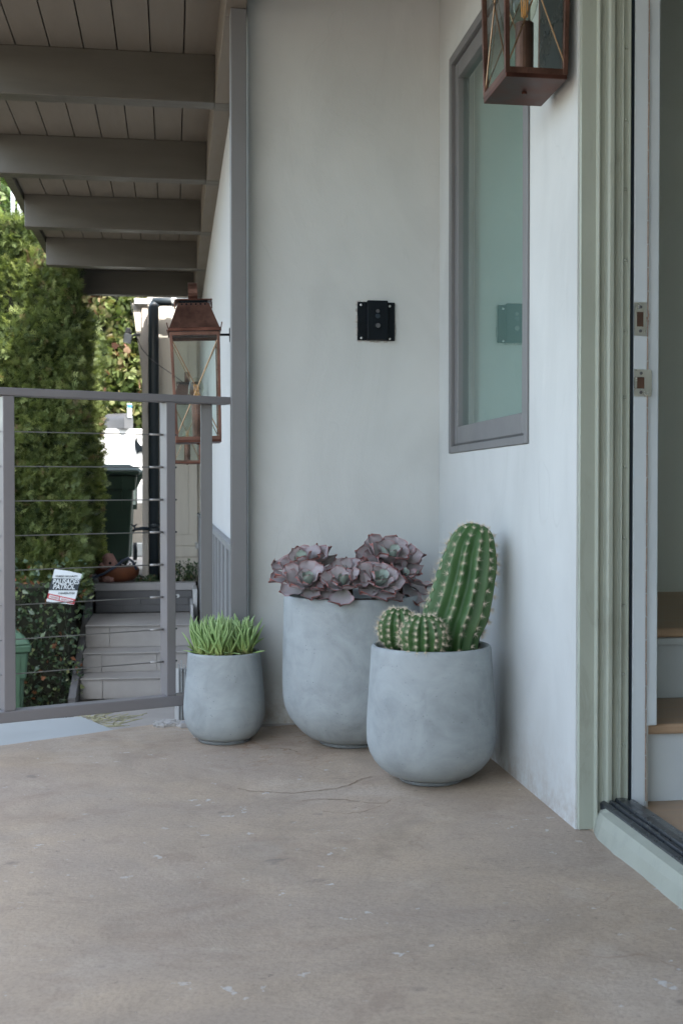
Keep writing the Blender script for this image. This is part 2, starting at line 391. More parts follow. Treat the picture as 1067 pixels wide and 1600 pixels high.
# supports under the slab: retaining face
# lower pale landing and path
a = [onz(-260, 1145, -.17), onz(0, 1128, -.17), onz(128, 1119, -.17), onz(182, 1141, -.17), onz(182, 1190, -.17), onz(-260, 1240, -.17)]
mb = MB().prism([(p.x, p.y, -.17) for p in a], (0, 0, -.12)); tag(mb.build('lower_landing', M['landing'], bevel=.006), kind='structure')
SX0 = -.66
mb = MB().box(SX0+.01, .35, 4.35, 8.5, -.95, -.735); tag(mb.build('garden_path', M['path']), kind='structure')
mb = MB()
for i in range(60):
    p = onz(random.uniform(128, 190), random.uniform(1119, 1136), -.2)
    t = p+Vector((random.uniform(-.05, .12), random.uniform(-.1, .1), 0)); mb.bar(p, t+Vector((0, 0, .012)), .006, .002)
M['drygrass'] = painted('dry_grass', (.30, .28, .17), .3, .9, 30)
tag(mb.build('dry_grass', M['drygrass']), 'dry grass blades along the edge of the pale blue landing', 'grass', kind='stuff')
mb = MB().box(-.75, 3, 10.7, 14.1, -.5, -.03); tag(mb.build('upper_pavement', M['path']), kind='structure')
mb = MB().box(-9, 9, 10.76, 13.9, -.5, -.035); tag(mb.build('upper_driveway', M['path']), kind='structure')
mb = MB().box(-12, 12, 14.2, 60, -1.2, .6); tag(mb.build('upper_garden_ground', M['earth']), kind='structure')

# thin brown crack lines in the slab in front of the pots
M['crack'] = painted('brown_crack_fill', (.23, .165, .115), .25, .9, 30)
for line, w in ((((372, 1232), (395, 1237), (425, 1238), (455, 1240), (490, 1236), (528, 1232), (548, 1226), (562, 1218), (585, 1214)), .0028),
                (((470, 1252), (505, 1249), (540, 1250), (575, 1255), (603, 1256), (612, 1248)), .0022),
                (((505, 1268), (540, 1272), (570, 1268), (600, 1257)), .0015), (((405, 1172), (430, 1169), (452, 1171), (470, 1177)), .0035)):
    P_ = []
    for (a_, b_), (c_, d_) in zip(line[:-1], line[1:]):
        for k in range(5): P_.append((a_+(c_-a_)*k/5+random.uniform(-1.2, 1.2), b_+(d_-b_)*k/5+random.uniform(-.5, .5)))
    q_ = [onz(a_, b_, slab_z(onz(a_, b_, -.01).x)) for a_, b_ in P_]; mb = MB()
    for i in range(len(q_)-1):
        d_ = (q_[i+1]-q_[i]); n_ = Vector((-d_.y, d_.x, 0)).normalized()*w*random.uniform(.3, .8); u_ = Vector((0, 0, .0012))
        mb.add([q_[i]-n_+u_, q_[i+1]-n_+u_, q_[i+1]+n_+u_, q_[i]+n_+u_], [(0,1,2,3)])
    o_ = mb.build('floor_crack', M['crack']); tag(o_, kind='structure')
# rubble patch at the slab edge beside the small pot
mb = MB()
for i in range(70):
    p = onz(random.uniform(243, 296), random.uniform(1126, 1137), -.03)
    r = random.uniform(.004, .011); bm_ = [(-1,-1,0),(1,-1,0),(1,1,0),(-1,1,0)]
    q = [Vector((p.x+x*r*random.uniform(.6, 1.3), p.y+y*r*random.uniform(.6, 1.3), -.031)) for x, y, _ in bm_]
    mb.hexa(q, [v+Vector((random.uniform(-.3, .3)*r, random.uniform(-.3, .3)*r, r*random.uniform(.5, 1.1))) for v in q])
tag(mb.build('mortar_rubble', M['rubble']), 'crumbled pale mortar bits at the slab edge beside the small pot', 'rubble', kind='stuff')
mb = MB()
p = onz(288, 1137, -.03); mb.box(p.x-.012, p.x+.018, p.y-.01, p.y+.03, -.03, -.012)
tag(mb.build('mortar_chip', M['cap'], bevel=.003), 'small grey mortar block touching the left base of the small pot', 'debris')

# ================================================================== WALLS
t = empty('stucco_wall', (.56, YB, 0), 'pale stucco wall facing the porch, carrying the black doorbell plate', 'wall')
MB().box(.240, 2.2, YB, YB+.15, -.4, 2.75).build('wall_face', M['stucco'], t, bevel=.012, seg=3)
MB().box(.236, XW+.004, YB-.006, YB+.05, -.06, -.018).build('base_strip', M['cap'], t, bevel=.003)
t = empty('window_wall', (XW, 3.2, 0), 'pale stucco side wall with the narrow window between the corner and the door', 'wall')
WY0, WY1, WZ0, WZ1 = 2.892, 3.752, .876, 2.146
YE = YD+.012                                            # wall ends at the door casing
mb = MB()
T = .17
mb.box(XW, XW+T, WY1, YB+.002, -.1, 2.75)
mb.box(XW, XW+T, YE, WY0, -.1, 2.75)
mb.box(XW, XW+T, WY0, WY1, -.1, WZ0)
mb.box(XW, XW+T, WY0, WY1, WZ1, 2.75)
import bmesh
o = mb.build('wall_face', M['stucco'], t)
bmx = bmesh.new(); bmx.from_mesh(o.data); bmesh.ops.remove_doubles(bmx, verts=bmx.verts, dist=1e-5)
bmx.to_mesh(o.data); bmx.free()
# window
fw = .030
mb = MB(); X0, X1 = XW-.006, XW+.07
mb.box(X0, X1, WY1-fw, WY1-.001, WZ0+.001, WZ1-.001).box(X0, X1, WY0+.001, WY0+fw, WZ0+.001, WZ1-.001)
mb.box(X0, X1, WY0+fw, WY1-fw, WZ1-fw, WZ1-.001).box(X0, X1, WY0+fw, WY1-fw, WZ0+.001, WZ0+.022)
wf = mb.build('window', M['frame'], t, bevel=.002)
sw = .055
y0, y1, z0, z1 = WY0+fw, WY1-fw, WZ0+.022, WZ1-fw
def sub(parent, name, mb, mat, **k):
    c = mb.build(name, mat, None, **k); c.parent = parent; return c
mb = MB(); mb.box(X0+.012, X0+.05, y0+.004, y0+sw, z0+.006, z1-.004).box(X0+.012, X0+.05, y1-sw*.8, y1-.004, z0+.006, z1-.004)
mb.box(X0+.012, X0+.05, y0+sw, y1-sw*.8, z0+.006, z0+.062).box(X0+.012, X0+.05, y0+sw, y1-sw*.8, z1-.055, z1-.004)
def fixp(o, par):            # keep world coordinates below a part whose root has an offset
    o.matrix_parent_inverse = Matrix.Identity(4); return o
sub(wf, 'sash', mb, M['frame'], bevel=.003)
sub(wf, 'gasket', MB().box(X0+.008, X0+.045, y0+.004, y1-.004, z0+.0005, z0+.0055), M['framedark'])
sub(wf, 'pane', MB().add([(X0+.030, y0+sw-.005, z0+.055), (X0+.030, y1-sw*.8+.005, z0+.055), (X0+.030, y1-sw*.8+.005, z1-.05), (X0+.030, y0+sw-.005, z1-.05)], [(0,1,2,3)]), M['pane'])
sub(wf, 'blind', MB().box(X0+.085, X0+.09, WY0-.02, WY1+.02, WZ0, WZ1), M['blind'])
# doorbell
bl, br = ony(558, 472, YB), ony(616, 533, YB)
t = empty('doorbell', ((bl.x+br.x)/2, YB, br.z), 'black square doorbell plate with four bright corner screws on stucco wall', 'doorbell')
MB().box(bl.x, br.x, YB-.008, YB+.003, br.z, bl.z).build('back_plate', M['black'], t, bevel=.0015)
bx0 = bl.x+(br.x-bl.x)*.24; bx1 = bl.x+(br.x-bl.x)*.80
MB().box(bx0, bx1, YB-.024, YB-.007, br.z+.001, bl.z+.004).build('bell_housing', M['black'], t, bevel=.004, seg=3)
cx = bl.x+(br.x-bl.x)*.52; hz_ = bl.z-br.z
for (nm, zf, r, mt) in (('camera_lens', .75, .006, 'mail'), ('sensor_lens', .62, .008, 'navy'), ('bell_button', .37, .0115, 'black')):
    p = MB().tube([(cx, YB-.023, br.z+hz_*zf), (cx, YB-.0275, br.z+hz_*zf), (cx, YB-.029, br.z+hz_*zf)], [r, r, r*.8], 20).build(nm, M[mt], t, smooth=False)
MB().tube([(cx, YB-.0275, br.z+hz_*.37), (cx, YB-.0305, br.z+hz_*.37)], .0078, 20).build('button_ring', M['mail'], t)
for fx, fz in ((.09, .92), (.86, .90), (.10, .06), (.86, .05)):
    x = bl.x+(br.x-bl.x)*fx; z = br.z+hz_*fz
    MB().tube([(x, YB-.008, z), (x, YB-.011, z), (x, YB-.012, z)], [.0042, .004, .002], 10).build('screw', M['screw'], t)
mb = MB()          # rough patched edge around the plate
for i in range(46):
    s_ = random.random()*4; u = s_ % 1
    x, z = [(bl.x+u*(br.x-bl.x), bl.z), (br.x, br.z+u*hz_), (bl.x+u*(br.x-bl.x), br.z), (bl.x, br.z+u*hz_)][int(s_)]
    r = random.uniform(.003, .007)
    mb.hexa([(x-r, YB+.001, z-r), (x+r, YB+.001, z-r), (x+r, YB+.001, z+r), (x-r, YB+.001, z+r)],
            [(x-r*.5, YB-.004, z-r*.6), (x+r*.6, YB-.0045, z-r*.5), (x+r*.5, YB-.004, z+r*.6), (x-r*.6, YB-.003, z+r*.5)])
mb.build('plaster_edge', M['rubble'], t, fix=True)['kind'] = 'stuff'

# ================================================================== DOOR FRAME
t = empty('door_frame', (XW+.1, YD, 0), 'sage green fluted door casing with white inner jamb at the open doorway', 'door frame')
prof = [(905,.03),(905,0),(930,0),(932,-.008),(935,-.008),(937,.003),(946,.003),(948,-.006),(951,-.010),(958,-.010),(960,.006),(971,.006),(973,-.003),(975.5,-.003),(977,.005),(984.5,.005),(985.5,-.003),(987.5,-.002),(988,.03)]
def px2x(px): return XW+.004+(px-905)/725
pl = [(px2x(a), YD+d, .0) for a, d in prof]
MB().prism([(x, y, .002) for x, y, _ in pl], (0, 0, 2.15)).build('casing', M['sage'], t, bevel=.0012)
for k in range(17):
    z = 1.735-k*.1545+random.uniform(-.004, .004)
    if z < .08: break
    x = px2x(980.5)
    MB().tube([(x, YD+.005, z), (x, YD+.001, z), (x, YD-.0005, z)], [.0035, .003, .0012], 8).build('nail_head', M['sage'], t)
MB().box(px2x(986), px2x(996.5), YD+.008, YD+.05, .05, 2.15).build('weatherstrip', M['navy'], t)
MB().box(px2x(995.6), px2x(1018), YD+.004, YD+.13, .042, 2.15).build('inner_jamb', M['white'], t, bevel=.002)
mb = MB()
for k in range(40):
    z = .06+k*.052; mb.bar((px2x(1018.4)+random.uniform(-.0008, .0008), YD+.003, z), (px2x(1018.4)+random.uniform(-.0008, .0008), YD+.003, z+.05), random.uniform(.0012, .003), .002, (1, 0, 0))
mb.build('caulk_line', M['scar'], t)
MB().box(px2x(1019.5), px2x(1040), YD+.010, YD+.13, .228, 2.15).build('inner_stop', M['white'], t, bevel=.003)
MB().box(px2x(1018.8), px2x(1021.5), YD+.008, YD+.13, .042, .205).build('lower_bead', M['white'], t, bevel=.001)
def strike(px0, px1, y0_, y1_, hp, r):
    x0_, x1_ = px2x(px0), px2x(px1); zt, zb = ony(px0, y0_, YD).z, ony(px0, y1_, YD).z
    hx0, hx1 = px2x(hp[0]), px2x(hp[1]); hz1, hz0 = ony(px0, hp[2], YD).z, ony(px0, hp[3], YD).z
    mb = MB(); Y0, Y1 = YD+.0012, YD+.006
    mb.box(x0_, hx0, Y0, Y1, zb, zt).box(hx1, x1_, Y0, Y1, zb, zt).box(hx0, hx1, Y0, Y1, zb, hz0).box(hx0, hx1, Y0, Y1, hz1, zt)
    s_ = mb.build('strike_plate', M['strike'], t)
    sub(s_, 'mortise', MB().box(hx0-.0005, hx1+.0005, YD+.0028, YD+.0062, hz0-.0005, hz1+.0005), M['hole'])
    xc = (hx0+hx1)/2
    for z in ((zt+hz1)/2, (zb+hz0)/2):
        sub(s_, 'screw', MB().tube([(xc, YD+.002, z), (xc, YD-.0008, z), (xc, YD-.0016, z)], [.0036, .0034, .0015], 12), M['mail'])
    return s_
strike(995.8, 1015.5, 472, 524, (999.5, 1011, 487, 510), 0)
s2 = strike(995.8, 1024, 577, 619, (1000.5, 1013, 589, 607), 0)
zt, zb = ony(1024, 577, YD).z, ony(1024, 619, YD).z; xr = px2x(1024)
sub(s2, 'curved_lip', MB().prism([(xr, YD+.0011, zb+.001), (xr+.004, YD+.006, zb+.006), (xr+.0055, YD+.011, zb+.015), (xr+.0055, YD+.011, zt-.015), (xr+.004, YD+.006, zt-.006), (xr, YD+.0011, zt-.001)], (0, .004, 0)), M['strike'])
mb = MB()
for i in range(14):
    z = ony(1000, random.uniform(488, 515), YD).z; x = px2x(1015.5)+random.uniform(0, .006)
    mb.bar((x, YD+.0035, z), (x+random.uniform(-.003, .004), YD+.0032, z+random.uniform(-.01, .01)), .0016, .0012, (0, 1, 0))
mb.build('scraped_paint', M['red'] if 0 else M['scar'], t)
# sill and threshold
t = empty('door_sill', (XW+.1, YD-.5, 0), 'sage green door sill with dark ridged metal threshold', 'door sill')
SY0 = YD-1.05
def strip(poly_xz, y0_, y1_): return MB().prism([(x, y0_, z) for x, z in poly_xz], (0, y1_-y0_, 0))
sx = XW+.020
sill = MB(); K = 30
prev = None
secs = []
for i in range(K+1):
    y = YD-.001+(SY0-YD)*i/K; w = .004*noise.noise(Vector((0, y*7, 0)))+.002*noise.noise(Vector((0, y*25, 3)))
    endk = .016 if i == 0 else (.006 if i == 1 else 0)
    secs.append([(sx+w+endk, y, -.002), (sx+.008+endk, y, .030), (sx+.016+endk, y, .050-endk*.4), (sx+.034, y, .0585), (sx+.052, y, .060), (sx+.052, y, -.002)])
v = [p for s_ in secs for p in s_]; f = []
for i in range(K):
    for k in range(6):
        a_ = i*6+k; b_ = i*6+(k+1) % 6; f.append((a_, b_, b_+6, a_+6))
f.append((0,1,2,3,4,5)); f.append(tuple(K*6+k for k in (5,4,3,2,1,0)))
MB().add(v, f).build('sill', M['sagesill'], t)
tx = XW+.0525
ridge = [(tx, .02), (tx, .062), (tx+.008, .066), (tx+.011, .066), (tx+.013, .059), (tx+.017, .059), (tx+.019, .068), (tx+.026, .069), (tx+.028, .061), (tx+.033, .061), (tx+.036, .071), (tx+.052, .071), (tx+.078, .066), (tx+.098, .052), (tx+.098, .02)]
strip(ridge, SY0, YD-.001).build('threshold', M['threshold'], t, bevel=.001)
# ================================================================== INTERIOR
ix0, ix1 = XW+.148, 2.4
tag(MB().box(XW+.15, ix1, SY0-.3, 4.6, -.1, .0425).build('interior_floor', M['wood']), kind='structure')
t = empty('staircase', (XW+.25, YD+.2, .04), 'interior stairs with oak treads and white risers seen through doorway', 'stairs')
sxl = px2x(1018); zf = .043
tz = [.225, .407]
yr = YD+.06
MB().box(sxl+.006, ix1, yr, yr+.02, zf, tz[0]-.024).build('riser', M['white'], t)
MB().box(sxl, ix1, yr-.022, yr+.30, tz[0]-.024, tz[0]).build('tread', M['wood'], t, bevel=.007, seg=3)
MB().box(sxl+.022, ix1, yr+.30, yr+.32, tz[0], tz[1]-.024).build('riser', M['white'], t)
MB().box(sxl+.022, ix1, yr+.285, yr+.295, tz[1]-.045, tz[1]-.026).build('cove_trim', M['white'], t, bevel=.003)
MB().box(sxl+.022, ix1, yr+.278, yr+1.35, tz[1]-.024, tz[1]).build('tread', M['wood'], t, bevel=.007, seg=3)
t = empty('interior_walls', (1.8, 3.9, 0), 'dim grey green interior walls behind the staircase', 'wall')
MB().box(XW+.16, ix1+.1, 3.84+.04, 3.905, -.1, 4).build('back_wall', M['interior'], t)
MB().box(ix1, ix1+.1, SY0-.6, 3.87, -.1, 4).build('side_wall', M['interior'], t)
MB().box(XW+T+.001, XW+T+.006, YD+.131, 3.87, -.1, .8).build('stair_skirt', M['white'], t)
t = empty('light_block_fence', (-4.3, 2, -1.3), 'unseen dark board fence added to block low sky light', 'fence')  # unseen fence added left of the porch to hold back low sky light
y = -4.0
while y < 8.2:
    MB().box(-4.32, -4.29, y, y+.19, -1.3, 1.15+.01*math.sin(y*9)).build('board', M['core'], t); y += .197
t = empty('light_block_rear_wall', (.3, -1.7, 0), 'unseen stucco wall added behind the viewpoint to darken the near floor', 'wall')  # unseen wall added behind the camera to dim the nearest floor
MB().box(-.5, XW-.001, -1.8, -1.65, -.1, 2.49).build('wall_face', M['stucco'], t)
t = empty('entry_wall', (XW, .5, 0), 'pale stucco wall continuing past the near side of the doorway', 'wall')
MB().box(XW, XW+.17, -3.4, SY0-.01, -.1, 2.75).build('wall_face', M['stucco'], t)
MB().box(XW, XW+.17, SY0-.01, YE, 2.16, 2.75).build('wall_over_door', M['stucco'], t)
MB().box(XW+.17, ix1+.1, SY0-.7, SY0-.6, -.1, 4).build('inner_return', M['interior'], t)
MB().box(XW+.17, ix1+.1, SY0-.7, 3.9, 2.74, 2.76).build('inner_ceiling', M['interior'], t)

# ================================================================== ROOF
t = empty('porch_roof', (.2, 4, 2.3), 'taupe porch roof with boarded ceiling and exposed cross beams', 'roof')
ZB, ZT = 2.306, 2.497
bw = .130; x = -.862
RY0, RY1 = -3.0, 10.05
while x < 2.2:
    w = bw-.0012
    MB().hexa([(x+.0022,RY0,ZT),(x+w-.0022,RY0,ZT),(x+w-.0022,RY1,ZT),(x+.0022,RY1,ZT)], [(x,RY0,ZT+.03),(x+w,RY0,ZT+.03),(x+w,RY1,ZT+.03),(x,RY1,ZT+.03)]).build('ceiling_board', M['board'], t)
    x += bw
MB().box(-.93, 2.3, RY0-.02, RY1+.02, ZT+.0275, ZT+.12).build('roof_deck', M['beam'], t)
MB().box(-.912, -.866, RY0, RY1, ZT-.028, ZT+.16).build('fascia', M['beam'], t, bevel=.002)
for k in range(11):
    yc = 9.62-k*1.197
    xr_ = .170
    MB().box(-.858, xr_, yc-.045, yc+.045, ZB, ZT-.0005).build('beam', M['beam'], t, bevel=.003)
MB().box(.171, .237, YB-.0+.0, RY1, ZB-.001, ZT-.001).build('ledger', M['board'], t, bevel=.002)
MB().box(.171, .237, RY0, YB-.001, ZB-.001, ZT-.001).build('ledger', M['board'], t, bevel=.002)
for k in range(6):
    yc = 9.62-k*1.197
    MB().box(.1711, .232, yc-.046, yc+.046, ZB-.0025, ZB).build('beam_seat', M['beam'], t)
# column
t = empty('column', (.212, 3.87, 0), 'grey painted column at the left end of the stucco wall', 'column')
MB().box(.1865, .2375, 3.835, 3.905, -.3, ZB-.002).build('shaft', M['post'], t, bevel=.003)

# ================================================================== RAILING
r0, r1 = at(0, 609, 3.5), at(360, 622, 3.88)
r0.z = 1.052; r1.z = 1.058
RD = (r1-r0); RD.z = 0; RL = RD.length; RD.normalize(); RN = Vector((RD.y, -RD.x, 0))
t = empty('railing', ((r0.x+r1.x)/2, (r0.y+r1.y)/2, 0), 'grey metal porch railing with horizontal steel cables', 'railing')
def rp(s, off=0, z=0): return Vector((r0.x+RD.x*s+RN.x*off, r0.y+RD.y*s+RN.y*off, z))
def s_of(px):   # parameter along the railing seen at pixel column px
    d, f = ray(px, 765); # solve r0 + RD*s = k*d in plan
    det = RD.x*(-d.y)-RD.y*(-d.x)
    return ((-r0.x)*(-d.y)-(-r0.y)*(-d.x))/det
def rbar(s0, s1, o0, o1, z0, z1, dz=0):
    c = [rp(s0, o0), rp(s1, o0), rp(s1, o1), rp(s0, o1)]
    q = [dz*0, 0, 0, 0]
    return MB().hexa([(p.x, p.y, z0) for p in c], [(p.x, p.y, z1) for p in c])
SEND = s_of(361)-.004
rbar(-1.6, SEND, -.038, .012, 1.038, 1.062).build('top_rail', M['rail'], t, bevel=.003)
rbar(-1.6, s_of(322), -.036, .014, .068, .102).build('bottom_rail', M['rail'], t, bevel=.003)
def rpost(px_front_left, w=.030):
    s0 = s_of(px_front_left); rbar(s0, s0+w, -.060+.012, .010, .1025, 1.0375).build('post', M['rail'], t, bevel=.002); return s0
for pxl in (259,): sB = rpost(pxl)
sA = s_of(4.5); rbar(sA, sA+.034, -.048, .010, .1025, 1.0375).build('post', M['rail'], t, bevel=.002)
for k in (1, 2):
    rbar(sA-k*.66, sA-k*.66+.034, -.048, .010, .1025, 1.0375).build('post', M['rail'], t, bevel=.002)
p3 = at(323, 800, 3.87)
MB().box(p3.x-.0185, p3.x+.0185, p3.y-.01, p3.y+.03, -.3, 1.0375).build('post', M['post'], t, bevel=.002)
for k in range(8):
    z = .935-.1037*k
    m_ = MB().tube([rp(-1.6, -.02, z-.008), rp(sB, -.02, z)], .0018, 6)
    m_.build('cable', M['rope'], t, smooth=True)
    MB().tube([rp(sB-.045, -.02, z), rp(sB-.001, -.02, z)], .0036, 8).build('cable_fitting', M['rope'], t, smooth=True)
    MB().tube([rp(sB+.030, -.02, z), rp(sB+.036, -.02, z), rp(sB+.037, -.02, z), rp(sB+.046, -.02, z)], [.006, .006, .0035, .003], 8).build('cable_nut', M['mail'], t)

# ================================================================== POTS
def pot(base, prof, foot_r, inner_r, rim_z, soil_z, label, name='concrete_pot'):
    t = empty(name, base, label, 'plant pot', 'pale concrete plant pots')
    full = [(foot_r*.97, .0112)]+prof+[(inner_r+.006, rim_z), (inner_r+.001, rim_z-.004), (inner_r, rim_z-.012), (inner_r-.004, rim_z-.08), (inner_r-.01, soil_z-.03)]
    MB().lathe(full, 96).build('body', M['pot'], t, smooth=True, local=True)
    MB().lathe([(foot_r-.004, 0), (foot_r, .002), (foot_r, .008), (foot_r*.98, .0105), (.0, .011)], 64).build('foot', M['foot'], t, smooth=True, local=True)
    mb = MB(); nr, ns = 9, 40; mb.v.append((0, 0, soil_z+.004))
    for i in range(1, nr+1):
        for k in range(ns):
            a_ = 2*math.pi*k/ns; r = (inner_r-.006)*i/nr; p = Vector((r*math.cos(a_), r*math.sin(a_), 0))
            mb.v.append((p.x, p.y, soil_z+.008*noise.noise(p*28)+.004*noise.noise(p*90)))
    for k in range(ns): mb.f.append((0, 1+k, 1+(k+1) % ns))
    for i in range(nr-1):
        for k in range(ns):
            a_ = 1+i*ns+k; b_ = 1+i*ns+(k+1) % ns; mb.f.append((a_, a_+ns, b_+ns, b_))
    mb.build('soil', M['soil'], t, smooth=True, local=True)
    return t
def zpot(px, py, zc):
    p = at(px, py, zc); p.z = slab_z(p.x)+.0005; return p
B3 = zpot(673, 1213, 3.13); B2 = zpot(549, 1160, 3.62); B1 = zpot(351, 1155, 3.72)
P3 = pot(B3, [(.093,.0125),(.115,.021),(.136,.037),(.152,.056),(.163,.076),(.1695,.10),(.1712,.125),(.1705,.16),(.168,.20),(.1645,.25),(.1612,.30),(.1588,.345),(.1575,.354),(.154,.3585)], .084, .144, .359, .335,
         'wide pale grey concrete pot holding the ribbed cacti', 'concrete_pot')
P2 = pot(B2, [(.105,.0130),(.130,.0215),(.155,.041),(.176,.064),(.193,.088),(.204,.115),(.2095,.145),(.211,.18),(.2108,.23),(.2098,.30),(.2085,.37),(.2075,.43),(.2065,.448),(.203,.4545)], .098, .192, .455, .425,
         'tall pale grey concrete pot holding the mauve rosette succulents')
P1 = pot(B1, [(.088,.0125),(.100,.0205),(.112,.036),(.1215,.056),(.127,.078),(.1282,.10),(.127,.13),(.1235,.17),(.1195,.21),(.116,.25),(.1145,.272),(.114,.278),(.1115,.2815)], .082, .103, .282, .262,
         'smallest pale concrete pot holding green finger leaved succulent')

# ================================================================== CACTI
def cactus(base, axis_pts, rad, ribs, label, rings, areoles, depth=.17, twist=0.0, spl=.014, seed=1):
    rnd = random.Random(seed)
    t = empty('cactus', base, label, 'cactus')
    L = len(axis_pts)-1
    def axis(u):
        f = u*L; i = min(int(f), L-1); k = f-i
        P = [Vector(axis_pts[max(0, min(L, j))]) for j in (i-1, i, i+1, i+2)]
        return .5*((2*P[1])+(-P[0]+P[2])*k+(2*P[0]-5*P[1]+4*P[2]-P[3])*k*k+(-P[0]+3*P[1]-3*P[2]+P[3])*k**3)
    nt_ = ribs*10
    def surf(u, th):
        c = axis(u); d = (axis(min(1, u+.02))-axis(max(0, u-.02))).normalized()
        ux = Vector((0, 1, 0)).cross(d).normalized(); uy = d.cross(ux)
        fr = ((th+twist*u)*ribs/(2*math.pi)) % 1.0
        k = 1-abs(2*fr-1)               # 0 at crest, 1 in valley
        crest = 1-k
        rr = rad(u)*(1-depth*(math.sin(k*math.pi/2)**1.15)*min(1, rad(u)/rad(.4)+.1))
        rr += .0022*noise.noise(Vector((th*3, u*14, seed)))+.0035*crest*noise.noise(Vector((round(((th+twist*u)*ribs/(2*math.pi))-.5)*3.3, u*9, seed+5)))*min(1, rad(u)/.05)
        return c+ux*(math.cos(th)*rr)+uy*(math.sin(th)*rr), crest, d, ux*math.cos(th)+uy*math.sin(th)
    mb = MB()
    for i in range(rings+1):
        u = i/rings; u = 1-(1-u)**1.35
        for k in range(nt_):
            p, cr, _, _ = surf(u, 2*math.pi*k/nt_); mb.v.append(tuple(p))
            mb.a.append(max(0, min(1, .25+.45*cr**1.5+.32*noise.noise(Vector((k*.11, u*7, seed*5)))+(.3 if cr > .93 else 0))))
    for i in range(rings):
        for k in range(nt_):
            a_ = i*nt_+k; b_ = i*nt_+(k+1) % nt_; mb.f.append((a_, b_, b_+nt_, a_+nt_))
    mb.v.append(tuple(axis(1)-Vector((0, 0, .002)))); mb.a.append(.6); c = len(mb.v)-1
    for k in range(nt_): mb.f.append((rings*nt_+k, rings*nt_+(k+1) % nt_, c))
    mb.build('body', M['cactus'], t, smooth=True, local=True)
    sp = MB(); ar = MB()
    for r_ in range(ribs):
        for j in range(areoles):
            u = (j+.35+.3*(r_ % 2)+rnd.uniform(-.08, .08))/areoles; u = 1-(1-u)**1.25
            if u > .992: continue
            th = 2*math.pi*r_/ribs-twist*u+1e-4
            p, cr, d, out = surf(u, th)
            p2 = surf(min(1, u+.01), th)[0]; tn = (p2-surf(max(0, u-.01), th)[0]).normalized(); side = tn.cross(out).normalized()
            nrm = side.cross(tn).normalized()
            if nrm.dot(out) < 0: nrm = -nrm
            p = p+nrm*.0005; s_ = (.45+.55*min(1, rad(u)/rad(.4)))
            r = .0034*s_
            ar.add([p+tn*r*1.2, p+side*r, p-tn*r*1.2, p-side*r, p+nrm*r*.9], [(0,1,4),(1,2,4),(2,3,4),(3,0,4)])
            ns = 11
            for k in range(ns+2):
                if k < ns:
                    a_ = 2*math.pi*(k+rnd.uniform(-.25, .25))/ns; dr = (tn*math.cos(a_)+side*math.sin(a_))+nrm*rnd.uniform(.35, .9); ln = spl*rnd.uniform(.65, 1.1)
                else:
                    dr = nrm+tn*rnd.uniform(-.5, .5)+side*rnd.uniform(-.3, .3); ln = spl*rnd.uniform(1.0, 1.5)
                dr.normalize(); q = p+dr*ln*s_*.95; w = .00068
                x_ = dr.orthogonal().normalized()*w; y_ = dr.cross(x_).normalized()*w
                sp.add([p+x_, p-x_*.5+y_*.87, p-x_*.5-y_*.87, q], [(0,1,3),(1,2,3),(2,0,3)])
    o = ar.build('areoles', M['areole'], t, local=True, fix=False); o['kind'] = 'stuff'
    o = sp.build('spines', M['spine'], t, local=True, fix=False); o['kind'] = 'stuff'
    return t
zs = B3.z+.33
c0 = at(704, 1003, 3.16); c0.z = zs
def ax(pts): return [Vector(p)-c0 for p in pts]
tall = [c0+Vector((-.012, 0, -.05)), at(704, 985, 3.16), at(716, 950, 3.16), at(728, 905, 3.165), at(736, 862, 3.17), at(747, 819, 3.175)]
def rtall(u): return .0885*(.84+.16*math.sin(min(1, u/.5)*math.pi/2))*(max(0, 1-max(0, (u-.40)/.60)**4.2))**.5*(1-.27*max(0, u-.3))+.0008
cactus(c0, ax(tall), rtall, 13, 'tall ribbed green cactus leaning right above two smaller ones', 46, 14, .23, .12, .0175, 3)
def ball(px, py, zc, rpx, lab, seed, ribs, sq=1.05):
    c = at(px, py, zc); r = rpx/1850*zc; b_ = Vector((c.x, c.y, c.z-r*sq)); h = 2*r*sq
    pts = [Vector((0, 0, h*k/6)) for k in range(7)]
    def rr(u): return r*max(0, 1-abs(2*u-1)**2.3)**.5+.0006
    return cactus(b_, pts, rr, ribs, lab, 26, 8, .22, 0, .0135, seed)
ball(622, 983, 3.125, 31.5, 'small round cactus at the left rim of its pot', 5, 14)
ball(661, 996, 3.03, 36.5, 'small round cactus in front of the tall one', 8, 15, .98)

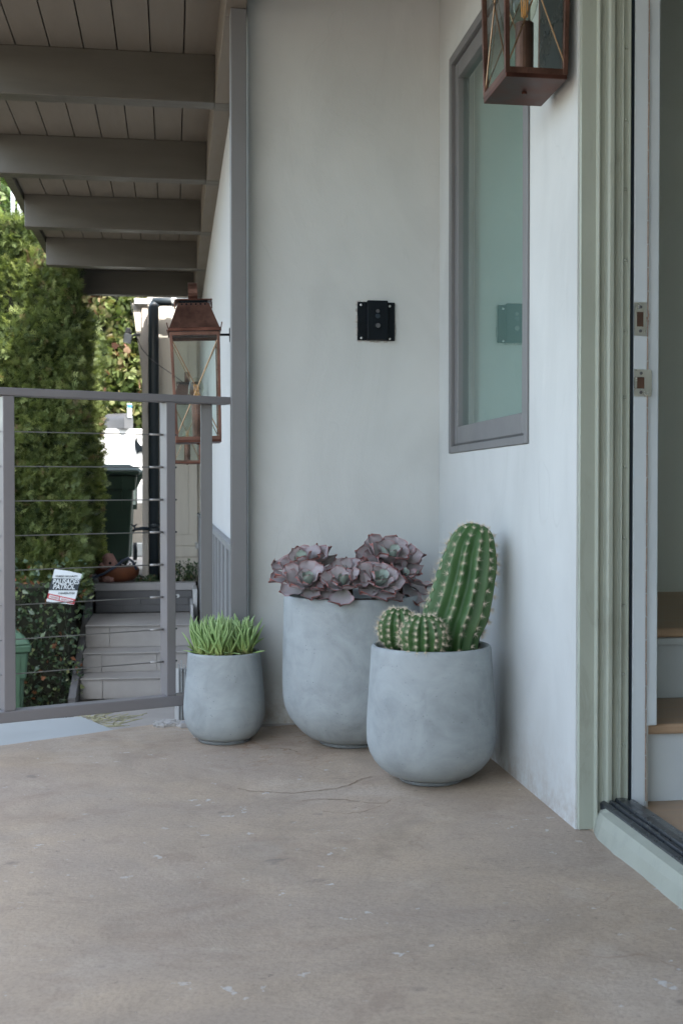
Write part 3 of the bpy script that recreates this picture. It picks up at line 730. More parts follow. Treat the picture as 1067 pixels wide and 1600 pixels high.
# ================================================================== MAUVE ROSETTES
def leaf_mesh(name, mat, wave, seed, width=.36, curl=.18):
    nu, nv = 9, 8; top = []; at_ = []
    rnd = random.Random(seed); ph = rnd.uniform(0, 6)
    for i in range(nu+1):
        u = i/nu; w = width*(.30+.70*math.sin(min(1, u/.78)*math.pi/2)**1.4) if u < .78 else width*math.cos((u-.78)/.22*math.pi/2)**.85
        for j in range(nv+1):
            v = -1+2*j/nv; x = v*w
            z = .20*abs(v)**2*w+curl*u*u-.10*u
            e = abs(v)**3*(.25+.75*u)
            z += wave*e*math.sin(u*13+ph+(2.4 if v > 0 else 0)); x += wave*.35*e*math.sin(u*17+ph*2)
            y = u+(.05*wave*10*e*math.cos(u*9+ph))*.3
            if u > .86 and abs(v) < .35: y += .06*(u-.8)/.2
            top.append(Vector((x, y, z)))
            edge_ = max(abs(v)**3, (max(0, u-.72)/.28)**1.6)
            at_.append(min(1, .12+.35*u+.9*max(0, edge_-.45)))
    mb = MB(); n = nv+1
    f = []
    for i in range(nu):
        for j in range(nv):
            a_ = i*n+j; f.append((a_, a_+1, a_+n+1, a_+n))
    mb.add(top, f, at_)
    bot = []
    for k, p in enumerate(top):
        i, j = divmod(k, n); v = -1+2*j/nv; u = i/nu
        bot.append(p-Vector((0, 0, .010+.075*(1-v*v)*(1-u*.65))))
    mb.add(bot, [tuple(reversed(q)) for q in f], at_)
    o_ = len(top)
    rim = [j for j in range(n)]+[i*n+nv for i in range(1, nu+1)]+[nu*n+j for j in range(nv-1, -1, -1)]+[i*n for i in range(nu-1, 0, -1)]
    for k in range(len(rim)): a_, b_ = rim[k], rim[(k+1) % len(rim)]; mb.f.append((a_, b_, b_+o_, a_+o_))
    me = mb.mesh(name, 'shade'); me.materials.append(mat); me.polygons.foreach_set('use_smooth', [True]*len(me.polygons)); return me
outer = [leaf_mesh('leaf', M['echo'], .085, s_, .36+.03*(s_ % 3), .16+.05*(s_ % 2)) for s_ in range(5)]
innerm = [leaf_mesh('leaf', M['echi'], .02, 30+s_, .36, .36) for s_ in range(2)]
def rosette(c, size, tilt_dir, tilt, label, nleaf=26, openk=1.0, seed=0, stem_to=None):
    rnd = random.Random(seed)
    root = empty('rosette_succulent', c, label, 'succulent', 'mauve rosette succulents in the tall pot')
    q = Vector((0, 0, 1)).rotation_difference((Vector((0, 0, 1))*math.cos(tilt)+Vector(tilt_dir).normalized()*math.sin(tilt)))
    root.rotation_mode = 'XYZ'; root.rotation_euler = q.to_euler()
    for k in range(nleaf):
        f = k/(nleaf-1)                       # 0 inner .. 1 outer
        az = k*2.39996+rnd.uniform(-.15, .15)
        el = (68*(1-f)**1.35+2-10*max(0, f-.75)*4*.5)*openk; el = max(-2 if openk > .9 else -20, el+rnd.uniform(-11, 11))
        L = size*(.24+.80*min(1, f*1.35)**.85)*rnd.uniform(.85, 1.12)
        me = rnd.choice(innerm) if f < .24 else rnd.choice(outer)
        o = link(bpy.data.objects.new('leaf', me)); o.parent = root
        o.rotation_euler = Matrix.Rotation(az, 4, 'Z').to_3x3().to_4x4().to_euler()
        rot = Matrix.Rotation(az, 3, 'Z') @ Matrix.Rotation(R(el), 3, 'X') @ Matrix.Rotation(rnd.uniform(-.18, .18), 3, 'Y')
        o.rotation_euler = rot.to_euler()
        o.location = rot @ Vector((0, .02*size, 0))+Vector((0, 0, -size*.16*f))
        o.scale = (L*rnd.uniform(.92, 1.12), L, L)
    if stem_to is not None:
        inv = q.inverted(); e = inv @ (Vector(stem_to)-Vector(c))
        MB().tube([(0, 0, -.01), e*.4+Vector((0, 0, -.02)), e], [.012, .013, .014], 8).build('stem', M['bark'], root, smooth=True, local=True)
    return root
sz = B2.z+.43
def stemp(px): p = at(px, 930, 3.60); p.z = sz; return p
rosette(at(476, 886, 3.63), .108, (-.8, -.6, 0), R(27), 'large mauve rosette at the left side of the tall pot', 24, 1.05, 1, stemp(500))
rosette(at(611, 876, 3.66), .112, (-.05, -1, 0), R(24), 'largest mauve rosette, high at the right of the tall pot', 28, .95, 2, stemp(600))
rosette(at(541, 897, 3.56), .074, (-.5, -1, 0), R(36), 'small upright mauve rosette in the middle between the two large ones', 16, 1.15, 3, stemp(545))
rosette(at(535, 913, 3.45), .080, (0, -1, 0), R(31), 'low mauve rosette at the front rim, centre of the tall pot', 20, 1.05, 4, stemp(533))
rosette(at(592, 912, 3.46), .092, (.1, -1, 0), R(34), 'low green centred mauve rosette at the front rim below the largest one', 22, 1.0, 5, stemp(585))
rosette(at(482, 912, 3.48), .084, (-.25, -1, 0), R(33), 'low mauve rosette at the front rim below the large left one', 22, 1.0, 6, stemp(490))
rosette(at(634, 900, 3.60), .095, (.9, -.5, 0), R(38), 'drooping dark mauve rosette at the right rim under the largest one', 13, .6, 9, stemp(625))

# ================================================================== FINGER SUCCULENT
t = empty('finger_succulent', B1+Vector((-.006, 0, .262)), 'bright green finger leaved succulent filling the smallest pot', 'succulent')
fm = []
for s_ in range(5):
    rnd = random.Random(40+s_); mb = MB(); n = 7; bend = rnd.uniform(.12, .5)
    pts_ = [(bend*(k/n)**0.9*(1-.45*(k/n)**2)*.55, .05*math.sin(k*.9+s_), k/n) for k in range(n+1)]
    rr_ = [.020, .032, .040, .043, .041, .035, .024, .006]
    mb.tube(pts_, rr_, 5, True); mb.a = [min(1, (k//5)/n) for k in range(len(mb.v))]
    me = mb.mesh('leaf', 'shade'); me.materials.append(M['finger']); me.polygons.foreach_set('use_smooth', [True]*len(me.polygons)); fm.append(me)
rnd = random.Random(11)
cents = [(-.066,-.035),(-.080,.01),(-.045,.05),(-.04,-.06),(-.01,-.072),(-.005,.0),(.02,-.05),(.035,.03),(.05,-.02),(.07,-.045),(.075,.01),(.055,.06),(.0,.065),(-.02,-.03),(.082,-.02)]
for ci, (cx_, cy_) in enumerate(cents):
    hgt = rnd.uniform(.096, .124)
    for k in range(19):
        f = (k+.5)/19; az = k*2.4+ci; out = 5+38*f**1.1+rnd.uniform(-6, 6)
        low = k > 16
        L = hgt*(1-.22*f)*rnd.uniform(.85, 1.12)
        if low: out = rnd.uniform(62, 88); L *= .7
        o = link(bpy.data.objects.new('leaf', rnd.choice(fm))); o.parent = t
        rot = Matrix.Rotation(az, 3, 'Z') @ Matrix.Rotation(R(out), 3, 'Y') @ Matrix.Rotation(math.pi, 3, 'Z')
        o.rotation_euler = rot.to_euler(); o.scale = (L*1.06, L*1.06, L)
        o.location = (cx_+.006*math.cos(az), cy_+.006*math.sin(az), .006+rnd.uniform(0, .016))
for (cx_, cy_) in cents[::2]:
    MB().tube([(cx_, cy_, -.01), (cx_, cy_, .02)], .006, 6).build('stem', M['drygrass'], t, local=True)

# ================================================================== LANTERNS
def lantern(name, bottom, w, d, h, label, top_out=.10, hook=True, lean=0, flip=False, backed=False, wall_x=None):
    """bottom: centre of bottom panel; w along x, d along y"""
    root = empty(name, bottom, label, 'lantern', None)
    root.rotation_euler = (0, lean, 0)
    L = dict(local=True); tk = .011
    k = 1+top_out
    def P(sx_, sy_, z): f = 1+(k-1)*z/h; return Vector((sx_*w/2*f, sy_*d/2*f, z))
    MB().box(-w/2, w/2, -d/2, d/2, -.004, .006).build('bottom_panel', M['copperdark'], root, bevel=.0015, **L)
    mb = MB()
    mb.tube([(.0, 0, -.0045), (0, 0, -.010)], .006, 10).build('bottom_nut', M['copperdark'], root, **L)
    for sx_ in (-1, 1):
        for sy_ in (-1, 1):
            MB().bar(P(sx_*.94, sy_*.94, 0.006), P(sx_*.94, sy_*.94, h-.004), tk, tk, (0, 1, 0)).build('corner_post', M['copper'], root, bevel=.001, **L)
    for z in (.012, h-.008):
        for (a_, b_) in (((-1,-1),(1,-1)), ((1,-1),(1,1)), ((1,1),(-1,1)), ((-1,1),(-1,-1))):
            MB().bar(P(a_[0]*.96, a_[1]*.96, z), P(b_[0]*.96, b_[1]*.96, z), .006, .014).build('cross_rail', M['copper'], root, bevel=.001, **L)
    for (a_, b_) in (((-1,-1),(1,-1)), ((1,-1),(1,1)), ((1,1),(-1,1)), ((-1,1),(-1,-1))):
        q = [P(a_[0]*.9, a_[1]*.9, .018), P(b_[0]*.9, b_[1]*.9, .018), P(b_[0]*.9, b_[1]*.9, h-.015), P(a_[0]*.9, a_[1]*.9, h-.015)]
        MB().add(q, [(0,1,2,3)]).build('pane', M['glass'], root, fix=False, **L)
        o1 = [P(a_[0]*.95, a_[1]*.95, .02), P(b_[0]*.95, b_[1]*.95, h-.02)]; o2 = [P(b_[0]*.97, b_[1]*.97, .02), P(a_[0]*.97, a_[1]*.97, h-.02)]
        MB().tube(o1, .0018, 6).build('cross_wire', M['brass'], root, **L); MB().tube(o2, .0018, 6).build('cross_wire', M['brass'], root, **L)
    if backed: MB().add([P(.86, -.86, .02), P(.86, .86, .02), P(.86, .86, h-.01), P(.86, -.86, h-.01)], [(0,1,2,3)]).build('back_panel', M['backpanel'], root, fix=False, **L)
    # candle and bulb
    MB().tube([(0, 0, .006), (0, 0, .15)], .021, 20).build('candle_tube', M['copper'], root, smooth=False, **L)
    bp = [(.011, .145), (.016, .155), (.024, .170), (.0295, .190), (.030, .210), (.024, .232), (.012, .246), (.001, .250)]
    bb = MB().lathe(bp, 20).build('bulb', M['bulb'], root, smooth=True, **L)
    fb = MB()
    for s_ in range(4):
        a_ = s_*math.pi/2; fb.tube([(.006*math.cos(a_), .006*math.sin(a_), .165), (.008*math.cos(a_), .008*math.sin(a_), .222)], .0017, 6)
    c_ = fb.build('filament', M['filament'], None); c_.parent = bb
    # roof
    e = 1.06*k; z0_ = h; rh = h*.235; tw = .62
    MB().box(-w/2*e, w/2*e, -d/2*e, d/2*e, z0_, z0_+.014).build('eave', M['copperdark'], root, bevel=.002, **L)
    b_ = [Vector((sx_*w/2*k, sy_*d/2*k, z0_+.014)) for sx_, sy_ in ((-1,-1),(1,-1),(1,1),(-1,1))]
    tt = [Vector((sx_*w/2*k*tw, sy_*d/2*k*tw, z0_+.014+rh)) for sx_, sy_ in ((-1,-1),(1,-1),(1,1),(-1,1))]
    MB().hexa(b_, tt).build('roof', M['copper'], root, bevel=.001, **L)
    for sx_ in (-1, 1):
        for sy_ in (-1, 1):
            p = Vector((sx_*w/2*e*.99, sy_*d/2*e*.99, z0_+.012)); MB().bar(p, p+Vector((sx_*.004, 0, .020)), .008, .004).build('corner_finial', M['copperdark'], root, **L)
    zc_ = z0_+.014+rh
    for i in range(6):
        for sy_ in (-1, 1):
            x = (-.5+(i+.5)/6)*w*k*tw*.9; MB().tube([(x, sy_*(d/2*k*tw+.002), zc_-.006), (x, sy_*(d/2*k*tw+.006), zc_-.006)], .0035, 8).build('vent_hole', M['black'], root, **L)
    MB().box(-w/2*k*tw*1.22, w/2*k*tw*1.22, -d/2*k*tw*1.15, d/2*k*tw*1.15, zc_+.010, zc_+.014).build('vent_cap', M['copperdark'], root, bevel=.001, **L)
    for sx_ in (-1, 1):
        MB().tube([(sx_*w/2*k*tw*1.2, 0, zc_+.012), (sx_*w/2*k*tw*1.2, 0, zc_-.012), (sx_*w/2*k*tw*1.02, 0, zc_-.014)], .0028, 6).build('cap_bracket', M['copperdark'], root, **L)
    MB().box(-w/2*k*tw*.9, w/2*k*tw*.9, -d/2*k*tw*.9, d/2*k*tw*.9, zc_, zc_+.010).build('vent_neck', M['black'], root, **L)
    # scroll strap seen face on
    rr = .036; zc2 = zc_+.014+.034; pts_ = []
    for i in range(19):
        a_ = -math.pi/2+2*math.pi*i/18*.93; pts_.append(Vector((0, rr*math.cos(a_), zc2+rr*math.sin(a_))))
    mb = MB()
    for i in range(18):
        mb.bar(pts_[i], pts_[i+1], .034, .003, (pts_[i]+pts_[i+1])/2-Vector((0, 0, zc2)))
    mb.build('hanging_loop', M['copper'], root, **L)
    if wall_x is not None:
        MB().bar((w/2*e-.002, 0, z0_-.004), (wall_x-bottom[0]+.002, 0, z0_-.004), .012, .008).build('wall_bracket', M['black'], root, **L)
        MB().box(wall_x-bottom[0]-.004, wall_x-bottom[0]+.004, -.02, .02, h-.03, h+.02).build('back_plate', M['black'], root, bevel=.001, **L)
    return root
bL = at(310.5, 690, 4.52); bL = Vector((bL.x, bL.y+.05, bL.z))
lantern('hanging_lantern', bL, .172, .172, .415, 'nearer copper lantern hanging beyond the railing under the porch roof', .10, wall_x=.236, lean=-.035)
bF = at(293, 724, 7.95); bF = Vector((bF.x, bF.y, bF.z))
lantern('wall_lantern', bF, .172, .172, .415, 'farther small copper lantern seen low between the railing posts', .10, wall_x=.236)
pa, pb = onx(888, 124, .868), onx(847, 166, .868)
bR = Vector((.868-.073, (pa.y+pb.y)/2, pa.z+.004))
lantern('door_lantern', bR, .140, pb.y-pa.y, .40, 'copper and glass lantern mounted high in front of the window', .10, wall_x=XW, backed=True)

# ================================================================== LEFT HOUSE WALL
t = empty('house_side_wall', (.21, 7, 0), 'white panelled side wall with grey batten wainscot beyond the column', 'wall')
MB().box(.236, 1.8, YB+.16, 10.4, -.9, ZT-.002).build('wall_panel', M['panel'], t)
ZW = .556
MB().box(.220, .2357, YB+.16, 10.35, -.9, ZW-.03).build('wainscot', M['wains'], t)
MB().box(.208, .2357, YB+.16, 10.35, ZW-.0295, ZW).build('wainscot_cap', M['wains'], t, bevel=.003)
y = 4.35
while y < 10.2:
    MB().box(.210, .2198, y, y+.045, -.9, ZW-.0305).build('batten', M['wains'], t, bevel=.001); y += .405
# facing siding wall at the end of the passage
t = empty('siding_wall', (0, 10.4, 0), 'beige board siding wall facing the porch at the end of the steps', 'wall')
Y = 10.42
xs = ony(231, 700, Y).x
zlow = ony(290, 835, Y).z
x = xs
i = 0
while x < .21:
    w = .118
    MB().box(x, min(x+w-.004, .2117), Y+random.uniform(-.002, .002), Y+.03, zlow, ZT-.01).build('board', M['siding'], t, bevel=.002); x += w
MB().box(xs, .2117, Y+.008, Y+.034, -.1, ZT-.01).build('backing', M['siding'], t)
z = zlow
for k in range(2):
    zz = z-.10; MB().box(xs, .2117, Y-.008, Y+.007, zz+.003, z-.003).build('lower_board', M['siding'], t, bevel=.002); z = zz
MB().box(xs+.01, 2.1, Y+.036, Y+1.6, -.1, 4.2).build('shading_house_mass', M['siding'], t)  # tall unseen block added to shade the bins and white wall
# corner board and tapered bracket
t = empty('corner_post', (ony(226, 700, Y-.06).x, Y-.06, -.03), 'pale weathered corner post left of the dark downspout', 'post')
c0_, c1_ = ony(222.5, 700, Y-.05).x, ony(232, 700, Y-.05).x
MB().box(c0_, c1_, Y-.05, Y+.02, -.03, 2.36).build('shaft', M['trimwood'], t, bevel=.003)
q = [ony(207, 474, Y-.03), ony(222, 474, Y-.03), ony(222, 590, Y-.03), ony(219, 560, Y-.03)]
MB().prism(q, (0, .04, 0)).build('tapered_bracket', M['siding'], t)
q0, q1 = ony(210, 470, Y-.06), ony(243, 470, Y-.06)
MB().box(q0.x, q1.x, Y-.075, Y-.035, q0.z-.028, q0.z+.02).build('beam_end', M['pipelight'], t, bevel=.004)
# downspout
t = empty('downspout', (ony(241, 700, Y-.13).x, Y-.13, -.03), 'dark blue grey downspout running up beside the pale corner post', 'downspout')
dx0, dx1 = ony(232.5, 700, Y-.13).x, ony(249, 700, Y-.13).x; dc = (dx0+dx1)/2; dr = (dx1-dx0)/2
zt = ony(241, 474, Y-.13).z
MB().tube([(dc, Y-.13, -.02), (dc, Y-.13, zt-.03), (dc+.02, Y-.13, zt)], dr, 20).build('pipe', M['pipe'], t, smooth=True)
MB().tube([(dc-.01, Y-.13, zt+.012), (dc+.30, Y-.13, zt+.02)], dr*.82, 18).build('elbow_pipe', M['pipe'], t, smooth=True)
xx = ony(272, 468, Y-.13).x
MB().tube([(xx-.02, Y-.13, zt+.017), (xx+.02, Y-.13, zt+.017)], dr*1.0, 18).build('collar', M['pipelight'], t)
for z in (ony(241, 820, Y-.13).z, ony(241, 828, Y-.13).z):
    MB().tube([(dc, Y-.13, z-.012), (dc, Y-.13, z+.012)], dr*1.12, 20).build('band', M['pipe'], t)
# tap
tp = ony(222, 826, Y-.13)
t = empty('garden_tap', tp, 'small black garden tap sticking out left of the downspout', 'tap')
a1 = ony(208, 828, Y-.13); a2 = ony(210, 818, Y-.13)
MB().tube([(dx0, Y-.13, tp.z), (tp.x, Y-.14, tp.z+.002), (a1.x+.02, Y-.14, a1.z+.006), (a1.x, Y-.14, a1.z-.012)], [.014, .015, .013, .012], 8).build('spout', M['navy'], t, smooth=True)
MB().tube([(a1.x+.02, Y-.14, a1.z+.005), (a1.x+.012, Y-.14, a1.z+.03)], .008, 8).build('valve_stem', M['navy'], t)
MB().tube([(a1.x-.014, Y-.14, a1.z+.045), (a1.x+.012, Y-.14, a1.z+.033), (a1.x+.036, Y-.14, a1.z+.05)], [.006, .01, .006], 8).build('handle', M['navy'], t)
# white junction box on the siding
p = ony(311, 852, Y-.01)
t = empty('wall_socket', p, 'small white wall fixture on the lower boards beside railing post', 'wall socket')
MB().box(p.x-.03, p.x+.02, p.y-.04, p.y+.0, p.z-.03, p.z+.018).build('housing', M['panel'], t, bevel=.006)
MB().box(p.x-.036, p.x+.026, p.y-.046, p.y-.001, p.z+.0185, p.z+.026).build('hood', M['panel'], t, bevel=.002)

# ================================================================== STEPS
t = empty('garden_steps', (-.2, 9, -.75), 'pale concrete steps climbing towards the dark block planter wall', 'steps')
X1 = .19
ys = [9.05, 8.77, 8.49]
def yw(zc, px=190): return at(px, 765, zc).y
yA, yB_, yC = yw(9.0), yw(8.72), yw(8.44)
def course(y0_, y1_, z0_, z1_, joints, mat, nm='step_block'):
    xs_ = [SX0+.002]+joints+[X1]
    for a_, b_ in zip(xs_[:-1], xs_[1:]):
        MB().box(a_+.0008, b_-.0008, y0_+random.uniform(0, .003), y1_, z0_, z1_).build(nm, mat, t, bevel=.004)
course(yA, yw(9.86), -.44, -.2825, [-.48, .0], M['steps'])
MB().box(SX0+.002, X1, yA-.012, yw(9.86), -.2815, -.270).build('tread', M['steps'], t, bevel=.004)
course(yB_, yA+.1, -.585, -.4535, [-.52, -.12], M['steps'])
MB().box(SX0+.002, X1, yB_-.012, yA+.1, -.4525, -.441).build('tread', M['steps'], t, bevel=.004)
course(yC, yB_+.1, -.735, -.5965, [-.50, .03], M['steps'])
MB().box(SX0+.002, X1, yC-.012, yB_+.1, -.5955, -.585).build('tread', M['steps'], t, bevel=.004)
t2 = empty('planter_wall', (-.2, 9.9, -.27), 'dark grey block planter wall with pale cap above the top step', 'planter wall')
yP = yw(9.88); zP = -.022
zz0 = -.268; hh = (zP-.062-zz0)/3
for r_ in range(3):
    js = [[-.42, .02], [-.27, .13], [-.45, -.02]][r_]; xs_ = [-.64]+js+[.16]
    for a_, b_ in zip(xs_[:-1], xs_[1:]):
        MB().box(a_+.002, b_-.002, yP+random.uniform(0, .003), yP+.1, zz0+r_*hh+.002, zz0+(r_+1)*hh-.002).build('block', M['block'], t2, bevel=.004)
MB().box(-.64, .16, yP+.008, yP+.098, zz0, zP-.0625).build('mortar', M['block'], t2)
MB().box(-.66, .19, yP-.015, yP+.14, zP-.062, zP).build('cap', M['cap'], t2, bevel=.006)
MB().box(-.66, .21, yP+.14, yw(10.75), -.4, zP-.02).build('planter_soil', M['soil'], t2)
p = ony(278, 931, yP)
MB().tube([(p.x, yP+.01, p.z), (p.x, yP-.012, p.z)], .016, 12).build('drain_outlet', M['pipelight'], t2)
# white stepped kerb at the right of the steps
t = empty('step_kerb', (.2, 9.3, -.5), 'pale stepped kerb along the right side of the garden steps', 'kerb')
xk0, xk1 = .165, .205
xk = ony(302, 930, yw(9.5)).x
MB().box(xk, .195, yw(9.5), yP-.016, -.268, -.045).build('upper_kerb', M['panel'], t, bevel=.006)
MB().box(xk-.02, xk-.001, yw(9.3), yP-.02, -.268, -.155).build('lower_kerb', M['panel'], t, bevel=.006)
# left side wall of the steps
t = empty('step_side_wall', (SX0, 8.8, -.9), 'low grey wall edging the left side of the steps beside the shrub', 'wall')
MB().hexa([(SX0-.05, yC-.30, -1.3), (SX0, yC-.35, -1.3), (SX0, yP, -1.3), (SX0-.05, yP, -1.3)], [(SX0-.05, yC-.35, -.66), (SX0, yC-.35, -.66), (SX0, yP, -.10), (SX0-.05, yP, -.10)]).build('wall_face', M['block'], t, bevel=.004)
# U-channel guide by the small pot (pale metal)
p = at(284, 1075, 5.2)
t = empty('gate_channel', (p.x, p.y, -.73), 'pale metal channel post low behind the railing corner', 'post')
for dx_ in (-.012, .0, .014):
    MB().box(p.x+dx_-.003, p.x+dx_+.003, p.y-.01, p.y+.01, -.73, at(284, 1032+abs(dx_)*500, 5.2).z).build('channel_bar', M['metalpole'], t, bevel=.001)
MB().box(p.x-.03, p.x+.03, p.y+.012, p.y+.018, -.73, at(284, 1045, 5.2).z).build('channel_web', M['panel'], t)

# ================================================================== BACKGROUND WALL, BINS, MAILBOX
YWH = yw(14.0)
t = empty('white_garden_wall', (-.6, YWH, 0), 'sunlit white garden wall behind the green bins', 'wall')
zwt = ony(190, 670, YWH).z; zwb = ony(210, 848, YWH).z
zc_ = zwb
MB().box(-6, 1.8, YWH, YWH+.2, -.2, zwt).build('wall_face', M['whitewall'], t, bevel=.01)
x = -1.6
for r_ in range(4):                                    # painted block courses low down, proud of the wall
    z0_ = zwb+r_*.105; x = -1.55-.2*(r_ % 2)
    while x < 0:
        MB().box(x, min(x+.396, 0), YWH-.012, YWH+.001, z0_+.002, z0_+.102).build('block', M['whitewall'], t, bevel=.003); x += .40
MB().box(-6, 1.8, YWH-.10, YWH-.013, -.03, zwb).build('base_kerb', M['landing'], t, bevel=.01)
# mailbox
def arch(w, h, y0_, y1_, n=10):
    pts_ = [(-w/2, 0), (-w/2, h-w/2)]+[(-w/2*math.cos(math.pi*k/n), h-w/2+w/2*math.sin(math.pi*k/n)) for k in range(1, n)]+[(w/2, h-w/2), (w/2, 0)]
    return MB().prism([(x_, y0_, z_) for x_, z_ in pts_], (0, y1_-y0_, 0))
mp = ony(190, 670, YWH+.05)
t = empty('mailbox', (mp.x, YWH+.06, zwt), 'dark grey arched mailbox with blue and white tab on white wall', 'mailbox', rot=(0, 0, R(52)))
arch(.155, .185, -.10, .20).build('body', M['mail'], t, local=True, smooth=False, bevel=.003)
arch(.160, .190, -.113, -.101).build('door', M['mail'], t, local=True, bevel=.002)
MB().box(-.012, .012, -.122, -.113, .150, .172).build('latch', M['screw'], t, local=True)
MB().box(-.040, .038, -.128, -.124, .135, .30).build('white_tab', M['signwhite'], t, local=True, rot=(0, 0, 0))
MB().box(-.0405, .0385, -.1295, -.1282, .245, .285).build('blue_band', M['blue'], t, local=True)
MB().box(-.010, .006, -.1295, -.1282, .19, .22).build('blue_mark', M['blue'], t, local=True)
# black curved ornament on the white wall
YO = YWH-.02
oc = [(213.5, 680), (211, 690), (211.5, 699), (214.5, 709), (219, 706), (225, 705.5), (232, 707), (232, 696), (226, 697), (220, 696), (215.5, 690)]
q = [ony(a_, b_, YO) for a_, b_ in oc]
t = MB().prism(q, (0, .018, 0)).build('wall_ornament', M['black']); tag(t, 'black curved crescent ornament fixed to the white garden wall', 'wall ornament')
# bins
def bin_(loc, rz, label, glint=False, mat='bin', h=1.06, w=.60, d=.66, kb=(.76, .93)):
    root = empty('wheelie_bin', loc, label, 'bin', 'green wheelie bins', (0, 0, rz)); L = dict(local=True)
    def ring(k, z, yy=0): return [(-w/2*k, -d/2*k+yy, z), (w/2*k, -d/2*k+yy, z), (w/2*k, d/2*k+yy, z), (-w/2*k, d/2*k+yy, z)]
    MB().hexa(ring(kb[0], .05), ring(kb[1], h*.86)).build('body', M[mat], root, bevel=.03, seg=3, **L)
    MB().hexa(ring(kb[1]+.015, h*.74), ring(1.0, h*.885)).build('collar', M[mat], root, bevel=.015, seg=2, **L)
    MB().hexa(ring(1.06, h*.8855), ring(1.08, h*.925)).build('rim', M[mat], root, bevel=.01, **L)
    MB().hexa(ring(1.10, h*.9255), ring(.80, h*.99)).build('lid', M[mat], root, bevel=.02, seg=3, **L)
    MB().tube([(-w*.42, d*.60, h*.90), (w*.42, d*.60, h*.90)], .018, 10).build('handle', M[mat], root, **L)
    for s_ in (-1, 1):
        MB().tube([(s_*w*.34, d*.42, .10), (s_*w*.42, d*.42, .10)], .10, 18).build('wheel', M['black'], root, **L)
        MB().hexa([(s_*w*.30-.03, -d/2*.9, h*.55), (s_*w*.30+.03, -d/2*.9, h*.55), (s_*w*.30+.03, -d/2*.86, h*.55), (s_*w*.30-.03, -d/2*.86, h*.55)],
                  [(s_*w*.30-.03, -d/2*1.02, h*.88), (s_*w*.30+.03, -d/2*1.02, h*.88), (s_*w*.30+.03, -d/2*.9, h*.88), (s_*w*.30-.03, -d/2*.9, h*.88)]).build('rib', M[mat], root, **L)
    if glint:
        MB().box(-w*.05, w*.33, -d/2*1.0, -d/2*.97, h*.60, h*.82).build('reflection_panel', M['binpale'], root, **L)  # light reflection painted as a pale panel on the bin front
    return root
pb_ = at(164, 880, 12.2); bin_((pb_.x, pb_.y, -.033), R(8), 'dark green wheelie bin in front, behind the hedge')
pb_ = at(188, 880, 13.05); bin_((pb_.x, pb_.y, -.033), R(6), 'dark green wheelie bin behind, lid reaching towards downspout', True, h=1.05, w=.47, d=.50, kb=(.52, .66))
pb_ = at(-16, 1105, 7.5); bin_((pb_.x, pb_.y, -1.298), R(15), 'faded green wheelie bin low at the left beside the shrub', False, 'binlight', h=1.18, w=.42, d=.50)
# planter objects
p = ony(183, 897, yP+.2)
t = empty('terracotta_bowl', (p.x, yP+.22, zP), 'wide terracotta bowl with dry twigs on the planter cap', 'plant bowl')
MB().lathe([(.09, 0), (.15, .02), (.185, .06), (.19, .10), (.175, .125), (.15, .13), (.14, .11)], 32, (0, 0, 0)).build('bowl', M['terra'], t, smooth=True, local=True)
mb = MB(); rnd = random.Random(5)
for i in range(60):
    a_ = rnd.uniform(0, 6.28); p0 = Vector((.10*math.cos(a_)*rnd.random(), .1*math.sin(a_)*rnd.random(), .10)); dr_ = Vector((math.cos(a_), math.sin(a_)*.6, rnd.uniform(.15, .9))).normalized()
    p1 = p0+dr_*rnd.uniform(.05, .13); mb.tube([p0, p1], [.003, .0012], 4)
    for q_ in range(4):
        c = p0.lerp(p1, rnd.uniform(.3, 1)); s_ = .012; e1_ = Vector((rnd.uniform(-1, 1), rnd.uniform(-1, 1), rnd.uniform(-1, 1))).normalized()*s_; e2_ = e1_.orthogonal().normalized()*s_*.6
        mb.add([c-e1_, c-e2_, c+e1_, c+e2_], [(0,1,2,3)])
mb.build('twigs', M['core'], t, local=True, fix=False)
p = ony(171, 897, yP+.12)
t = empty('stone_figure', (p.x, yP+.10, zP), 'pinkish weathered stone figure standing before the dark green bin', 'figurine')
mb = MB(); pr = [(.03, 0), (.055, .01), (.062, .05), (.05, .10), (.058, .14), (.062, .18), (.055, .215), (.035, .24), (.004, .248)]
nn = 20
for r_, z_ in pr:
    for k in range(nn):
        a_ = 2*math.pi*k/nn; v_ = Vector((math.cos(a_)*r_, math.sin(a_)*r_*.8, z_)); kk = 1+.32*noise.noise(v_*28)+.15*noise.noise(v_*60)
        mb.v.append((v_.x*kk, v_.y*kk, z_))
for i in range(len(pr)-1):
    for k in range(nn): a_ = i*nn+k; b_ = i*nn+(k+1) % nn; mb.f.append((a_, b_, b_+nn, a_+nn))
mb.build('body', M['pinkstone'], t, smooth=True, local=True)
mb = MB().lathe([(.001, -.03), (.022, -.02), (.028, 0), (.022, .02), (.001, .03)], 12).build('hand_lump', M['pinkstone'], t, smooth=True, local=True, loc=(-.055, -.01, .14))
MB().tube([(.012, -.055, .165), (.012, -.048, .165)], .012, 8).build('dark_hollow', M['black'], t, local=True)
